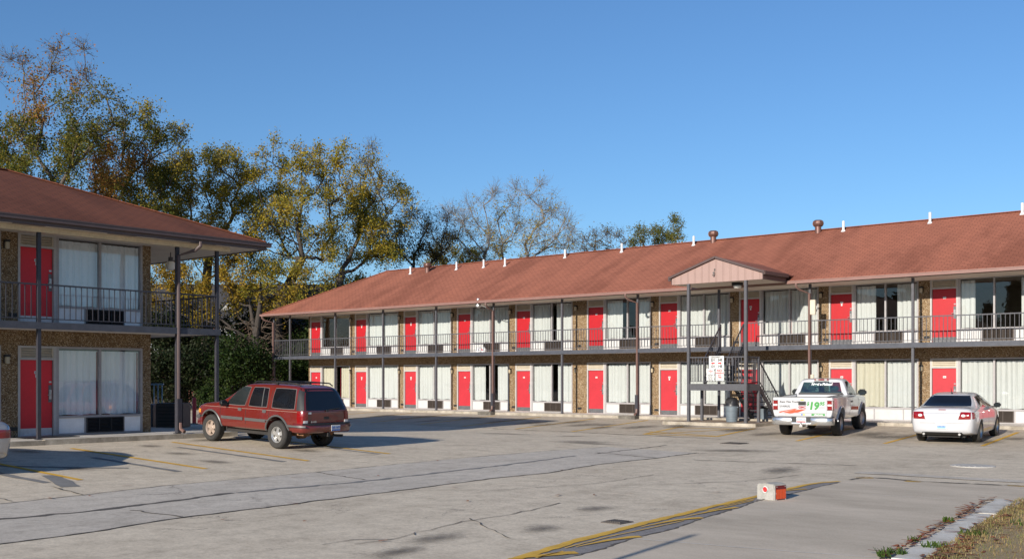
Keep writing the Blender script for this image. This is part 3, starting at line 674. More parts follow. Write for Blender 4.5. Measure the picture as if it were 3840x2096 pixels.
def motel(name, label, cat, origin, rotz, bays, xl, xr, posts, ends, ov, roofz, slope, mats, ext):
    """bays: (x, lower windows, upper windows, extras); local x along the wall, outside is -y"""
    root = thing(name, label, cat, origin, rotz); DEP = 6.6
    # walls: pebble piers, band over the lower openings, back and end walls
    mb = MB(); edges = [xl]
    for b in bays: edges += [b[0]-.06, b[0]+3.535]
    edges.append(xr)
    for i in range(0, len(edges), 2):
        if edges[i+1]-edges[i] > .01: mb.box(edges[i], edges[i+1], 0, .2, -.05, SOF)
    for b in bays:
        mb.box(b[0]-.06, b[0]+3.535, 0, .2, 2.40, 2.98); mb.box(b[0]+.0, b[0]+.9, .12, .2, 0, 2.4); mb.box(b[0], b[0]+.9, .12, .2, 2.98, SOF)
        mb.box(b[0]+1.05, b[0]+3.475, .1, .2, 0, .5); mb.box(b[0]+1.05, b[0]+3.475, .1, .2, 2.98, 3.48)
    mb.box(xl, xl+.2, .2, DEP, -.05, SOF); mb.box(xr-.2, xr, .2, DEP, -.05, SOF); mb.box(xl+.2, xr-.2, DEP-.2, DEP, -.05, SOF)
    mb.build('wall', M['agg'], root)
    for i, b in enumerate(bays):
        ex = b[3] if len(b) > 3 else {}
        dark = mats.get('dark', False)
        motel_bay(root, b[0], 0, b[1], ex.get('tl', i % 2), dark, i*2+1, ex.get('acl', True), mats.get('old', False), ex.get('lamp', True), ex.get('lx', 3.66))
        motel_bay(root, b[0], 1, b[2], ex.get('tu', (i+1) % 2), dark, i*2+2, True, mats.get('old', False), ex.get('lamp', True), ex.get('lx', 3.66))
    # balcony
    sl, sr = ends
    mb = MB(); mb.box(sl, sr, -WD-.05, -.002, 2.81, 2.95)
    if ext['left']: mb.box(sl, xl-.002, -.001, DEP, 2.81, 2.95)
    if ext['right']: mb.box(xr+.002, sr, -.001, DEP, 2.81, 2.95)
    mb.build('balcony_slab', M['slab_under'], root)
    mb = MB(); mb.box(sl-.03, sr+.03, -WD-.085, -WD-.052, 2.785, 2.962)
    if ext['left']: mb.box(sl-.033, sl-.002, -WD-.05, DEP, 2.785, 2.961)
    if ext['right']: mb.box(sr+.002, sr+.033, -WD-.05, DEP, 2.785, 2.961)
    mb.build('balcony_edge', M['slab_edge'], root)
    for p in posts:
        mb = MB(); h = .045; y = p[1] if isinstance(p, tuple) else -WD; x = p[0] if isinstance(p, tuple) else p
        mb.box(x-h, x+h, y-h+.0, y+h, -.05 if y < 0 else -.2, 2.784); mb.box(x-h, x+h, y-h, y+h, 2.785, SOF)
        mb.box(x-.08, x+.08, y-.08, y+.08, -.004, .012)
        mb.build('post', M[mats['post']], root)
    fp = sorted(p for p in posts if not isinstance(p, tuple))
    st = [sl+.01]+fp+[sr-.01]
    for a, b in zip(st, st[1:]):
        if b-a > .25:
            gaps = [g for g in ext.get('gaps', ()) if a-.01 < g[0] < b]
            segs = [(a+.045, b-.045)]
            for g in gaps: segs = [q for s_ in segs for q in ((s_[0], g[0]), (g[1], s_[1])) if q[1]-q[0] > .1]
            for s_ in segs: railing(root, s_[0], s_[1], 'x', -WD-.02, mat=mats['post'])
    if ext['left']: railing(root, -WD+.05, DEP-.1, 'y', sl+.03, mat=mats['post'])
    if ext['right']: railing(root, -WD+.05, DEP-.1, 'y', sr-.03, mat=mats['post'])
    # roof: hip, soffit, fascia, gutter
    (ol, orr, of, ob) = ov; x0, x1, y0, y1 = xl-ol, xr+orr, -of, DEP+ob; run = (y1-y0)/2; yr = (y0+y1)/2; zr = roofz+slope*run
    hl = x0+run if ext['left'] else x0; hr = x1-run if ext['right'] else x1
    mb = MB(); v = [(x0,y0,roofz),(x1,y0,roofz),(x1,y1,roofz),(x0,y1,roofz),(hl,yr,zr),(hr,yr,zr)]
    t = .05; mb.add(v+[(a,b,c-t) for a,b,c in v], [(0,1,5,4),(1,2,5),(2,3,4,5),(3,0,4),(10,11,7,6),(11,8,7),(11,10,9,8),(10,6,9),(0,6,7,1),(1,7,8,2),(2,8,9,3),(3,9,6,0)])
    rf = mb.build('roof', M[mats['roof']], root)
    mb = MB(); mb.bar((hl,yr,zr+.012), (hr,yr,zr+.012), .22, .03)
    if ext['left']: mb.bar((x0,y0,roofz+.012), (hl,yr,zr+.012), .2, .03)
    if ext['right']: mb.bar((x1,y0,roofz+.012), (hr,yr,zr+.012), .2, .03)
    mb.build('ridge_cap', M[mats['cap']], rf)
    mb = MB(); mb.box(x0+.03, x1-.03, y0+.03, y1-.03, SOF, SOF+.03)
    sf = mb.build('soffit', M['soffit'], root)
    if mats.get('old'):
        mb = MB(); mb.cbox(x0+.4, sr+.35, -WD-.09, -WD+.09, SOF-.13, SOF-.002, .01); mb.build('soffit_beam', M['beam'], root)
        mb = MB()
        for q in range(10): xx = sr-1.6-q*2.5; mb.box(xx-1.1, xx-.1, -.95, -.80, SOF-.012, SOF-.002); mb.box(xx+.5, xx+1.3, -1.78, -1.65, SOF-.012, SOF-.002)
        mb.build('soffit_vent', M['vent'], sf)
    def ring(mb, o, w, z0, z1):
        mb.box(x0-o, x1+o, y0-o, y0-o+w, z0, z1)
        if ext['right']: mb.box(x1+o-w, x1+o, y0-o+w, y1+o, z0, z1)
        if ext['left']: mb.box(x0-o, x0-o+w, y0-o+w, y1+o, z0, z1)
    mb = MB(); ring(mb, .0, .03, SOF-.03, roofz-.051); mb.build('fascia', M[mats['fascia']], root)
    mb = MB(); ring(mb, .11, .105, roofz-.14, roofz-.055); ring(mb, .125, .12, roofz-.054, roofz-.022); mb.build('gutter', M[mats['gutter']], root)
    return root, (x0, x1, y0, y1, yr, zr)

def downspout(root, x, y0, mat, base=.75, low=True, jog=None):
    """pipe from the gutter, bent back to a post"""
    mb = MB(); p = [(x+.02,-2.02,5.36),(x+.02,-2.02,5.24),(x+.01,-1.88,5.12),(x, y0-.02, 4.98),(x, y0-.02, base)]
    if jog: p[0] = (x+jog,-2.02,5.36); p[1] = (x+jog,-2.02,5.24); p[2] = (x+jog*.75,-1.9,5.12)
    mb.tube(p, .05, 8); o = mb.build('downspout', M[mat], root, True)
    if low:
        mb = MB(); mb.cbox(x-.075, x+.075, y0-.09, y0+.06, .02, base+.02, .01); mb.build('downspout_guard', M['steel'], o)
        mb = MB(); mb.tube([(x+.02,y0-.08,.3),(x+.02,y0-.1,.12),(x+.03,y0-.26,.05)], .05, 8); mb.build('downspout_shoe', M['downspout'], o, True)
    return o

C2 = lambda *a: [tuple(a[i:i+2]) for i in range(0, len(a), 2)]
X = [i*W_+(.43 if i >= 5 else 0) for i in range(12)]
full = C2(0,.49,.51,1)
bays = [(X[0], [(0,.44,'c'),(.66,1,'c',.64)], [], dict(tl=0,tu=1)), (X[1], full, full, dict(tl=1,tu=1)), (X[2], full, full, dict(tl=1,tu=1)),
  (X[3], C2(0,.33,.68,1), full, dict(tl=0,tu=0)), (X[4], C2(0,.44,.63,1), C2(0,.42,.58,1), dict(tl=0,tu=0)), (X[5], full, C2(0,.36,.66,1), dict(tl=0,tu=0)),
  (X[6], full, full, dict(tl=1,tu=0)), (X[7], full, [(0,.49),(.51,1,'w',.515)], dict(tl=0,tu=1)), (X[8], [(0,.49,'c'),(.51,1)], C2(0,.32,.67,1), dict(tl=0,tu=1,acl=False)),
  (X[9], full, C2(0,.2,.87,1), dict(tl=0,tu=0)), (X[10], full, full), (X[11], full, full)]
posts = [-1.72,-.2,3.88,7.85,11.88,15.85,20.13,24.38,28.44,32.5,36.55,40.6,44.65,48.7]
for i in range(len(bays)):
    if i == 4: bays[i][3]['lx'] = 3.78
MAIN, (rx0, rx1, ry0, ry1, yr, zr) = motel('motel_building', 'long two storey motel block in full sun, red doors under a red brown roof', 'motel', (0,0,0), 0,
    bays, -.21, X[11]+4.0, posts, (-1.75, X[11]+4.0), (1.94,1.0,1.95,1.95), 5.50, .5,
    dict(roof='roof', cap='roof', post='steel_mid', fascia='fascia', gutter='gutter'), dict(left=True, right=False, gaps=[(28.5,29.62)]))
for x, j in ((15.85,.0),(24.38,-.25),(32.5,-.3)): downspout(MAIN, x, -WD-.06, 'downspout', .9, True, j)
downspout(MAIN, -1.72, -WD-.06, 'downspout', .1, False, -.35)
# roof pipes and turbines
pipe_m = MB(); pipe_m.lathe([(.055,-.15),(.055,.42)], n=12); pipe_m.lathe([(.12,-.05),(.08,.02),(.057,.05)], n=12, cap=False); pipe_me = pipe_m.mesh('vent_pipe', M['pipe_white'], True)
for x, y, z in ((5.93,2.52,7.72),(9.59,2.55,7.74),(11.68,2.5,7.72),(13.28,2.43,7.68),(17.03,2.84,7.89),(20.54,2.9,7.92),(24.63,2.93,7.93),(31.98,2.97,7.95),(35.64,2.98,7.96),(39.15,3.01,7.97)):
    link('vent_pipe', pipe_me, MAIN, (x, y, 5.5+.5*(y+1.95)))
t_ = MB(); t_.lathe([(.17,-.3),(.17,.28)], n=20)
prof = [(.17,.28),(.25,.34),(.28,.44),(.25,.55),(.15,.61),(.0,.63)]
t_.lathe(prof, n=20, cap=False)
for k in range(20):
    a = 2*math.pi*k/20; c, s = math.cos(a), math.sin(a)
    t_.tube([(c*(r+.012), s*(r+.012), h) for r, h in prof[:-1]], .014, 4)
t_.v = [(a*.8,b*.8,c*.85) for a,b,c in t_.v]; turb_me = t_.mesh('turbine_vent', M['turbine'], True)
for x, y in ((7.29,2.56),(25.58,3.1),(30.77,3.1)): link('turbine_vent', turb_me, MAIN, (x, y, 5.5+.5*(y+1.95)))
link('turbine_vent', turb_me, MAIN, (13.7,4.0,7.72))

# canopy over the stair landing: part of the long block
cv = link('canopy', None, MAIN); 
CX0, CX1, CY, CZ, CA = 27.77, 31.78, -4.0, 5.74, 6.38; cm = (CX0+CX1)/2
mb = MB()
def roofy(z): return -1.95+(z-5.5)/.5
o_ = .12
for sgn, xe in ((-1, CX0-o_), (1, CX1+o_)):
    ze = CZ-.035
    a = [(cm, CY-.08, CA+.03), (xe, CY-.08, ze), (xe, roofy(ze)+.1, ze), (cm, roofy(CA)+.3, CA+.03)]
    mb.add(a+[(p[0],p[1],p[2]-.05) for p in a], [(0,1,2,3),(7,6,5,4),(0,4,5,1),(1,5,6,2),(2,6,7,3),(3,7,4,0)])
mb.build('canopy_roof', M['roof'], cv)
mb = MB(); mb.prism([(CX0,CY,5.42),(CX1,CY,5.42),(CX1,CY,CZ-.06),(cm,CY,CA-.03),(CX0,CY,CZ-.06)], (0,1,0), .06)
mb.cur = 1
for i in range(13):
    for dx in (0,.055):
        x = CX0+.08+i*.318+dx
        if x < CX1-.02: 
            zt = CZ-.07+(CA-CZ)*(1-abs(x-cm)/(cm-CX0)); mb.box(x-.006, x+.006, CY-.006, CY-.0005, 5.425, zt)
mb.build('gable_siding', [M['siding'], M['siding_line']], cv)
mb = MB(); mb.box(CX0,CX1,CY+.06,-1.96,5.42,5.45); mb.build('canopy_soffit', M['soffit'], cv)
mb = MB()
for xs, xe in ((CX0, CX0-o_), (CX1, CX1+o_)): mb.bar((xe,CY-.09,CZ-.05),(cm,CY-.09,CA+.015),.02,.085)
mb.build('rake_trim', M['gutter_dark'], cv)
mb = MB(); mb.box(CX1,CX1+.03,CY+.0,-2.07,5.42,5.66); mb.box(CX1+.03,CX1+.15,CY-.06,-2.08,5.60,5.73); mb.build('canopy_gutter', M['gutter_dark'], cv)
mb = MB(); mb.box(CX0-.03,CX0,CY,-2.07,5.42,5.66); mb.box(CX0-.15,CX0-.03,CY-.06,-2.08,5.58,5.70); mb.build('canopy_gutter', M['gutter_dark'], cv)
mb = MB(); mb.cbox(30.16,30.52,-4.0+.55,-4.0+.85,5.30,5.42,.015); l = mb.build('ceiling_lamp', M['black'], MAIN)
mb = MB(); mb.lathe([(.15,5.30),(.16,5.24),(.12,5.2),(.0,5.19)], c=(30.34,-3.3,0), n=16); mb.build('lamp_glass', M['lampwhite'], l, True)
mb = MB(); mb.box(29.70,29.76,-4.02,-4.001,5.86,5.95); mb.cur = 1; mb.tube([(29.72,-4.02,5.80),(29.72,-4.10,5.78)], .035, 8); mb.tube([(29.73,-4.02,5.74),(29.71,-4.12,5.68)], .03, 8)
mb.build('gable_floodlight', [M['iron'], M['metal']], MAIN, True)
# small fittings on the long block
mb = MB(); mb.tube([(15.86,-1.46,5.02),(15.5,-1.75,5.20),(15.22,-1.78,5.30)], .022, 8); l = mb.build('security_lamp', M['metal'], MAIN, True)
mb = MB(); mb.lathe([(.02,5.62),(.09,5.60),(.12,5.48),(.13,5.36),(.15,5.22),(.10,5.15),(.0,5.14)], c=(15.18,-1.79,0), n=18); mb.build('lamp_head', M['metal'], l, True)
mb = MB(); mb.cbox(32.545,32.76,-1.52,-1.40,4.15,4.73,.012); mb.build('breaker_box', M['louver'], MAIN)
mb = MB(); mb.cbox(32.55,32.68,-1.49,-1.42,1.45,1.80,.01); mb.build('outlet_box', M['louver'], MAIN)

# near block on the left, seen along its shaded front
UE = 0.0   # its right-hand end
lx = [-3.80-4.036*i for i in range(6)]
lb = [(lx[i], full, full, dict(tl=1, tu=1, lamp=(i > 0))) for i in range(6)]
lb[0] = (lx[0], [(0,.49,'w',.475),(.51,1,'w',.985)], full, dict(tl=1,tu=1,lamp=False)); lb[1] = (lx[1], [(0,.49),(.51,1,'w',.99)], [(0,.49),(.51,1,'w',.985)], dict(tl=1,tu=1))
lposts = [1.28,-.02,-3.98,-8.02,-12.05,-16.1,-20.1]
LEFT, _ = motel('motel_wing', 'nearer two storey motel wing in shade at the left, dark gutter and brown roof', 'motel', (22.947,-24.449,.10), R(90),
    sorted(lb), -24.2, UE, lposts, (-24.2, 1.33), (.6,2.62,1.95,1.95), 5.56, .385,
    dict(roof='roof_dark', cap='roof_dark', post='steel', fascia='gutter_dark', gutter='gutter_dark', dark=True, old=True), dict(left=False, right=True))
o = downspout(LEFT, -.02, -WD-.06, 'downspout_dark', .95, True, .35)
mb = MB(); mb.tube([(.9,.4,5.3),(.9,.4,5.15)], .015, 6); mb.tube([(.9,.4,5.15),(.9,.4,5.02)], .07, 10); l = mb.build('hanging_lamp', M['steel_mid'], LEFT, True)
mb = MB(); mb.lathe([(.10,5.02),(.13,4.95),(.125,4.82),(.07,4.76),(0,4.75)], c=(.9,.4,0), n=16); mb.build('lamp_glass', M['lampwhite'], l, True)
mb = MB(); mb.tube([(1.9,6.2,5.42),(1.9,6.2,5.25),(1.5,6.25,5.1),(1.0,6.3,5.02)], .05, 8); mb.build('downspout', M['downspout_dark'], LEFT, True)
mb = MB(); mb.cbox(lx[0]-.25, lx[0]+1.15, -.95, -.1, .0, .018, .004); tag(mb.build('door_mat', M['black'], None, loc=(0,0,0)), 'black rubber mat on the walkway at the shaded red door', 'door mat')
bpy.data.objects['door_mat'].rotation_euler = (0,0,R(90)); bpy.data.objects['door_mat'].location = (22.947,-24.449,.093)
# ------------------------------------------------------------------ steel stair with landing
SR = thing('outdoor_staircase', 'grey steel switchback stair with railed landing under the gabled canopy', 'staircase', (29.8,-3.9,-.07))
def sp(mb, name, mat, smooth=False):
    o = mb.build(name, M[mat], None, smooth); o.parent = SR; o.location = (-29.8,3.9,.07); return o
LX0, LX1, LY0, LY1, LZ = 28.52, 31.06, -3.95, -2.92, 1.42
for x in (LX0, LX1):
    mb = MB(); mb.box(x-.055,x+.055,LY0-.055,LY0+.055,-.08,5.42); mb.box(x-.1,x+.1,LY0-.1,LY0+.1,-.07,-.055); sp(mb, 'post', 'steel_mid')
    mb = MB(); mb.box(x-.05,x+.05,LY1-.05,LY1+.05,-.08,1.17); mb.box(x-.09,x+.09,LY1-.09,LY1+.09,-.07,-.055); sp(mb, 'post', 'steel_mid')
mb = MB(); mb.box(LX0+.056,LX1-.056,LY0-.03,LY0+.0,1.17,1.43); mb.box(LX0-.03,LX0+.0,LY0+.056,LY1+.05,1.172,1.43); mb.box(LX1,LX1+.03,LY0+.056,LY1+.05,1.172,1.43); mb.box(LX0+.001,LX1-.001,LY1+.0,LY1+.03,1.174,1.425)
sp(mb, 'landing_beam', 'steel_mid')
mb = MB(); mb.box(LX0+.002,LX1-.002,LY0+.002,LY1-.002,1.36,1.42); sp(mb, 'landing_deck', 'steel')
def rail_flat(pts, z, h=1.06, step=.125):
    mb = MB()
    for (x0,y0),(x1,y1) in zip(pts, pts[1:]):
        l = math.hypot(x1-x0,y1-y0); n = max(2, round(l/step))
        mb.bar((x0,y0,z+h),(x1,y1,z+h),.045,.04); mb.bar((x0,y0,z+.1),(x1,y1,z+.1),.03,.025)
        for i in range(1, n): t = i/n; x, y = x0+(x1-x0)*t, y0+(y1-y0)*t; mb.box(x-.009,x+.009,y-.009,y+.009,z+.11,z+h-.02)
    return mb
sp(rail_flat([(LX0+.06,LY0),(LX1-.06,LY0)], LZ), 'landing_railing', 'steel_mid')
sp(rail_flat([(LX0,LY0+.06),(LX0,LY1)], LZ), 'landing_railing', 'steel_mid')
mb = rail_flat([(LX1,LY0+.06),(LX1,LY1)], LZ); mb.box(LX1-.03,LX1+.03,LY1-.03,LY1+.03,1.43,2.5); sp(mb, 'landing_railing', 'steel_mid')
mb = rail_flat([(29.70,LY1),(29.9,LY1)], LZ); mb.box(29.70-.02,29.70+.02,LY1-.02,LY1+.02,1.43,2.5); mb.box(29.9-.02,29.9+.02,LY1-.02,LY1+.02,1.43,2.5); sp(mb, 'landing_railing', 'steel_mid')
def flight(x0, x1, ya, za, yb, zb, n, rails=(True, True)):
    """straight flight along +y from (ya, za) to (yb, zb)"""
    for x in (x0, x1):
        mb = MB(); d = (zb-za)/(yb-ya)
        mb.prism([(x-.02,ya,za-.22),(x-.02,yb,zb-.22),(x-.02,yb,zb+.02),(x-.02,ya,za+.02)], (1,0,0), .04); sp(mb, 'stringer', 'steel')
    for i in range(n):
        t = (i+.5)/n; y = ya+(yb-ya)*t; z = za+(zb-za)*(i+1)/(n+1)
        mb = MB(); mb.box(x0+.022, x1-.022, y-.12, y+.13, z-.035, z); sp(mb, 'tread', 'steel')
    for x, on in zip((x0, x1), rails):
        if not on: continue
        mb = MB(); h = .95; mb.bar((x,ya,za+h),(x,yb,zb+h),.042,.042); mb.bar((x,ya,za+.16),(x,yb,zb+.16),.028,.025); k = int((yb-ya)/.115)
        for i in range(k+1): t = i/k; y = ya+(yb-ya)*t; z = za+(zb-za)*t; mb.box(x-.009,x+.009,y-.009,y+.009,z,z+h)
        for t in (0,1): y = ya+(yb-ya)*t; z = za+(zb-za)*t; mb.box(x-.02,x+.02,y-.02,y+.02,z,z+h+.02)
        sp(mb, 'stair_railing', 'steel')
flight(28.58, 29.64, LY1+.04, 1.44, -1.50, 2.93, 7)
flight(29.94, 31.03, LY1+.04, 1.44, -1.22, -.0, 7)
# ------------------------------------------------------------------ vehicles: x forward, origin on the ground under the rear axle
def paint(name, c, rough=.28, coat=1.0, var=.04, metal=0): return plain(name, c, rough, metal, var, 2, coat)
M['maroon'] = paint('maroon_car_paint', (.125,.012,.008), .3)
M['vwhite'] = paint('white_car_paint', (.46,.46,.475), .3)
M['gold'] = paint('pale_gold_car_paint', (.42,.41,.41), .2, 1, .04, .6)
def carglass(name, c, rough=.03):
    m, nt, bs = newmat(name); v = coords(nt)
    L(nt, ramp(nt, noise(nt, v, 1.3, 4), [(.35, tuple(x*.6 for x in c)), (.65, c)]), bs.inputs['Base Color']); bs.inputs['Roughness'].default_value = rough
    bs.inputs['Specular IOR Level'].default_value = .6; return m
M['cglass'] = carglass('dark_car_glass', (.022,.028,.03))
M['cglass_tint'] = carglass('tinted_car_glass', (.008,.009,.012))
M['clear'] = glass_mat('clear_car_glass', (.62,.74,.72), 1.6, .04)
M['tyre'] = plain('tyre_rubber', (.028,.026,.024), .8, 0, .3, 10)
M['alloy'] = plain('alloy_wheel', (.55,.54,.52), .32, .7, .12, 9)
M['alloy_rust'] = plain('dusty_tan_wheel', (.36,.28,.225), .5, .2, .2, 9)
M['steelwheel'] = plain('steel_wheel', (.42,.41,.41), .4, .6, .15, 9)
M['dark'] = plain('dark_underbody', (.02,.018,.017), .8, 0, .3, 6)
M['rustframe'] = plain('rusty_frame', (.20,.10,.05), .8, 0, .4, 6)
M['redlens'] = plain('red_lens', (.20,.004,.005), .15, 0, .15, 18, .8)
M['darkredlens'] = plain('dark_red_lens', (.22,.008,.01), .15, 0, .15, 18, .8)
M['clearlens'] = plain('clear_lens', (.72,.70,.68), .12, .2, .1, 18, .8)
M['amber'] = plain('amber_lens', (.75,.26,.02), .2, 0, .1, 18, .8)
M['chrome'] = plain('chrome_trim', (.62,.62,.62), .22, .85, .06, 8)
M['greytrim'] = plain('grey_trim', (.10,.097,.097), .45, .2, .1, 8)
M['seal_grey'] = plain('window_seal', (.11,.09,.088), .6)
M['seat'] = plain('seat_cloth', (.075,.085,.09), .8)
def flat(name, c, rough=.6): return plain(name, c, rough, 0, .05, 15)
M['ink'] = flat('black_lettering', (.02,.02,.022)); M['ink_red'] = flat('red_lettering', (.55,.03,.03)); M['ink_green'] = flat('green_lettering', (.035,.24,.04)); M['ink_white'] = flat('white_lettering', (.65,.65,.65))
M['ink_orange'] = flat('orange_red_stripe', (.58,.06,.015)); M['ink_blue'] = flat('blue_lettering', (.06,.14,.40)); M['ink_yellow'] = flat('yellow_sticker', (.75,.48,.05)); M['ink_grey'] = flat('grey_lettering', (.32,.32,.33))
M['maroon_ink'] = flat('maroon_lettering', (.30,.02,.03))

def section(s):
    xb, xr, zb, wl, wm, zm, wb, zbt, wr, zr, zt = s
    k = xb
    return [(xb,0,zb),(xb,wl*.8,zb),(xb,wl,zb+.05),(xb,wm,zm),(xb,wb,zbt),(xr,wr,zr),(xr,max(.05,wr-.14),zt-.006),(xr,0,zt)]
def loft(stations, crease=(), ends=.6):
    """half sections joined into a closed shell, smoothed"""
    K = 8; mb = MB(); secs = [section(s) for s in stations]
    idx = []
    for sct in secs:
        a = []; b = []
        for k, (x, y, z) in enumerate(sct):
            mb.v.append((x, y, z)); a.append(len(mb.v)-1)
            if k in (0, K-1): b.append(a[-1])
            else: mb.v.append((x, -y, z)); b.append(len(mb.v)-1)
        idx.append((a, b))
    for (a0, b0), (a1, b1) in zip(idx, idx[1:]):
        for k in range(K-1):
            mb.f.append((a0[k], a0[k+1], a1[k+1], a1[k])); mb.f.append((b0[k+1], b0[k], b1[k], b1[k+1]))
    for (a, b), fl in ((idx[0], 0), (idx[-1], 1)):
        for k in range(K-1):
            f = [a[k], a[k+1], b[k+1], b[k]]; f = list(dict.fromkeys(f)); mb.f.append(tuple(f if not fl else reversed(f)))
    mb.mi = [0]*len(mb.f)
    me = mb.mesh('body', M['dark'])
    at = me.attributes.new('crease_edge', 'FLOAT', 'EDGE'); pos = {}
    for i, (a, b) in enumerate(idx):
        for k in range(K): pos[a[k]] = (i, k); pos[b[k]] = (i, k)
    vals = []
    for e in me.edges:
        (i0, k0), (i1, k1) = pos[e.vertices[0]], pos[e.vertices[1]]; c = 0
        if k0 == k1 and k0 in crease: c = crease[k0]
        if i0 == i1 and i0 in (0, len(idx)-1): c = max(c, ends)
        vals.append(c)
    at.data.foreach_set('value', vals); return me
def realise(me, name, cutters, mat, level=2):
    """subdivide, cut wheel arches and openings, return a plain mesh"""
    o = link(name, me); sm = o.modifiers.new('s', 'SUBSURF'); sm.levels = level; sm.render_levels = level
    cs = []
    for c in cutters:
        co_ = link('cutter', c); cs.append(co_); b = o.modifiers.new('b', 'BOOLEAN'); b.object = co_; b.operation = 'DIFFERENCE'; b.solver = 'EXACT'
    dg = bpy.context.evaluated_depsgraph_get(); out = bpy.data.meshes.new_from_object(o.evaluated_get(dg))
    for c in cs: bpy.data.objects.remove(c)
    bpy.data.objects.remove(o)
    out.materials.clear(); out.materials.append(mat)
    for p in out.polygons: p.material_index = 0
    out.polygons.foreach_set('use_smooth', [True]*len(out.polygons)); out.set_sharp_from_angle(angle=R(34)); out.name = name
    return out
def cyl(x, z, r, y0, y1, n=28):
    mb = MB(); mb.lathe([(r, y0), (r, y1)], c=(x,0,z), axis='y', n=n); return mb.mesh('cutter', M['dark'])
def bvh_of(me):
    return BVHTree.FromPolygons([v.co for v in me.vertices], [p.vertices[:] for p in me.polygons])
def patch(bvh, cs, axis, side, off, n=8, m=6, rnd_=.0, back=.02):
    """panel hugging the body: four corners in a side, end or top view, pushed onto the shell and lifted by off"""
    mb = MB(); P = []
    for j in range(m+1):
        for i in range(n+1):
            u, v = 2*i/n-1, 2*j/m-1
            u2, v2 = u*math.sqrt(1-rnd_*v*v/2), v*math.sqrt(1-rnd_*u*u/2); s, t = (u2+1)/2, (v2+1)/2
            a = [cs[0][k]*(1-s)*(1-t)+cs[1][k]*s*(1-t)+cs[2][k]*s*t+cs[3][k]*(1-s)*t for k in (0,1)]
            if axis == 'y': org, d = Vector((a[0], side*4, a[1])), Vector((0,-side,0))
            elif axis == 'x': org, d = Vector((side*9, a[0], a[1])), Vector((-side,0,0))
            else: org, d = Vector((a[0], a[1], 9)), Vector((0,0,-1))
            h = bvh.ray_cast(org, d)
            if h[0] is None: h = bvh.find_nearest(org+d*(4 if axis == 'y' else 8)); 
            nn = h[1] if h[1].dot(d) < 0 else -h[1]
            P.append((h[0]+nn*off, h[0]-nn*back))
    w = n+1; mb.v = [tuple(p[0]) for p in P]
    for j in range(m):
        for i in range(n): mb.f.append((j*w+i, j*w+i+1, (j+1)*w+i+1, (j+1)*w+i))
    rim = [i for i in range(w)]+[j*w+n for j in range(1, m+1)]+[m*w+i for i in range(n-1, -1, -1)]+[j*w for j in range(m-1, 0, -1)]
    b = len(mb.v); mb.v += [tuple(P[i][1]) for i in rim]
    for q in range(len(rim)): r2 = (q+1) % len(rim); mb.f.append((rim[q], rim[r2], b+r2, b+q))
    mb.mi = [0]*len(mb.f); return mb
def put(mb, name, mat, parent, smooth=True): return mb.build(name, M[mat] if isinstance(mat, str) else mat, parent, smooth, angle=50)
def wheel(root, x, y, r, w, rim_r, side, style, mat, steer=0):
    """tyre with its rim as sub-part; side +1 = left"""
    mb = MB(); h = w/2
    mb.lathe([(rim_r-.01,-h+.02),(rim_r+.01,-h),(r-.045,-h-.006),(r-.012,-h+.018),(r,-h+.05),(r+.002,0),(r,h-.05),(r-.012,h-.018),(r-.045,h+.006),(rim_r+.01,h),(rim_r-.01,h-.02)], axis='y', n=36, cap=False)
    for k in (-.05,0,.05): mb.lathe([(r+.0035,k-.016),(r+.0035,k+.016)], axis='y', n=36, cap=False)
    t = mb.build('wheel', M['tyre'], root, True, (x, y, r), 35); t.rotation_euler = (0,0,steer)
    mb = MB(); s = side; o = h-.02
    mb.cur = 1; mb.lathe([(rim_r-.02, (o-.10)*s), (.0, (o-.11)*s)], axis='y', n=28, cap=False); mb.cur = 0
    mb.lathe([(rim_r, (o-.12)*s),(rim_r, (o-.01)*s),(rim_r+.012, o*s),(rim_r-.012,(o+.006)*s),(rim_r-.03,(o-.015)*s),(rim_r-.045,(o-.07)*s)], axis='y', n=36, cap=False)
    ns = style.get('n', 5); sw = style.get('w', .075); hub = style.get('hub', .06)
    mb.lathe([(hub,(o-.11)*s),(hub,(o-.02)*s),(hub*.8,(o-.008)*s),(0,(o-.006)*s)], axis='y', n=20, cap=False)
    for k in range(ns):
        a = 2*math.pi*(k+.25)/ns; c, q = math.cos(a), math.sin(a)
        def P(rr, tt, yy): return (c*rr-q*tt, yy*s, q*rr+c*tt)
        r0, r1 = hub*.6, rim_r-.022; w0, w1 = sw*style.get('inn', .55), sw*style.get('out', 1.0)
        vs = [P(r0,-w0,o-.02),P(r1,-w1,o-.045),P(r1,w1,o-.045),P(r0,w0,o-.02),P(r0,-w0,o-.09),P(r1,-w1,o-.09),P(r1,w1,o-.09),P(r0,w0,o-.09)]
        mb.add(vs, [(0,1,2,3),(7,6,5,4),(0,4,5,1),(1,5,6,2),(2,6,7,3),(3,7,4,0)])
        mb.cur = 1; mb.lathe([(.011,(o-.012)*s),(.0,(o-.010)*s)], c=(c*hub*.62,0,q*hub*.62), axis='y', n=8, cap=False); mb.cur = 0
    mb.build('rim', [M[mat], M['black']], t, True, angle=35); return t
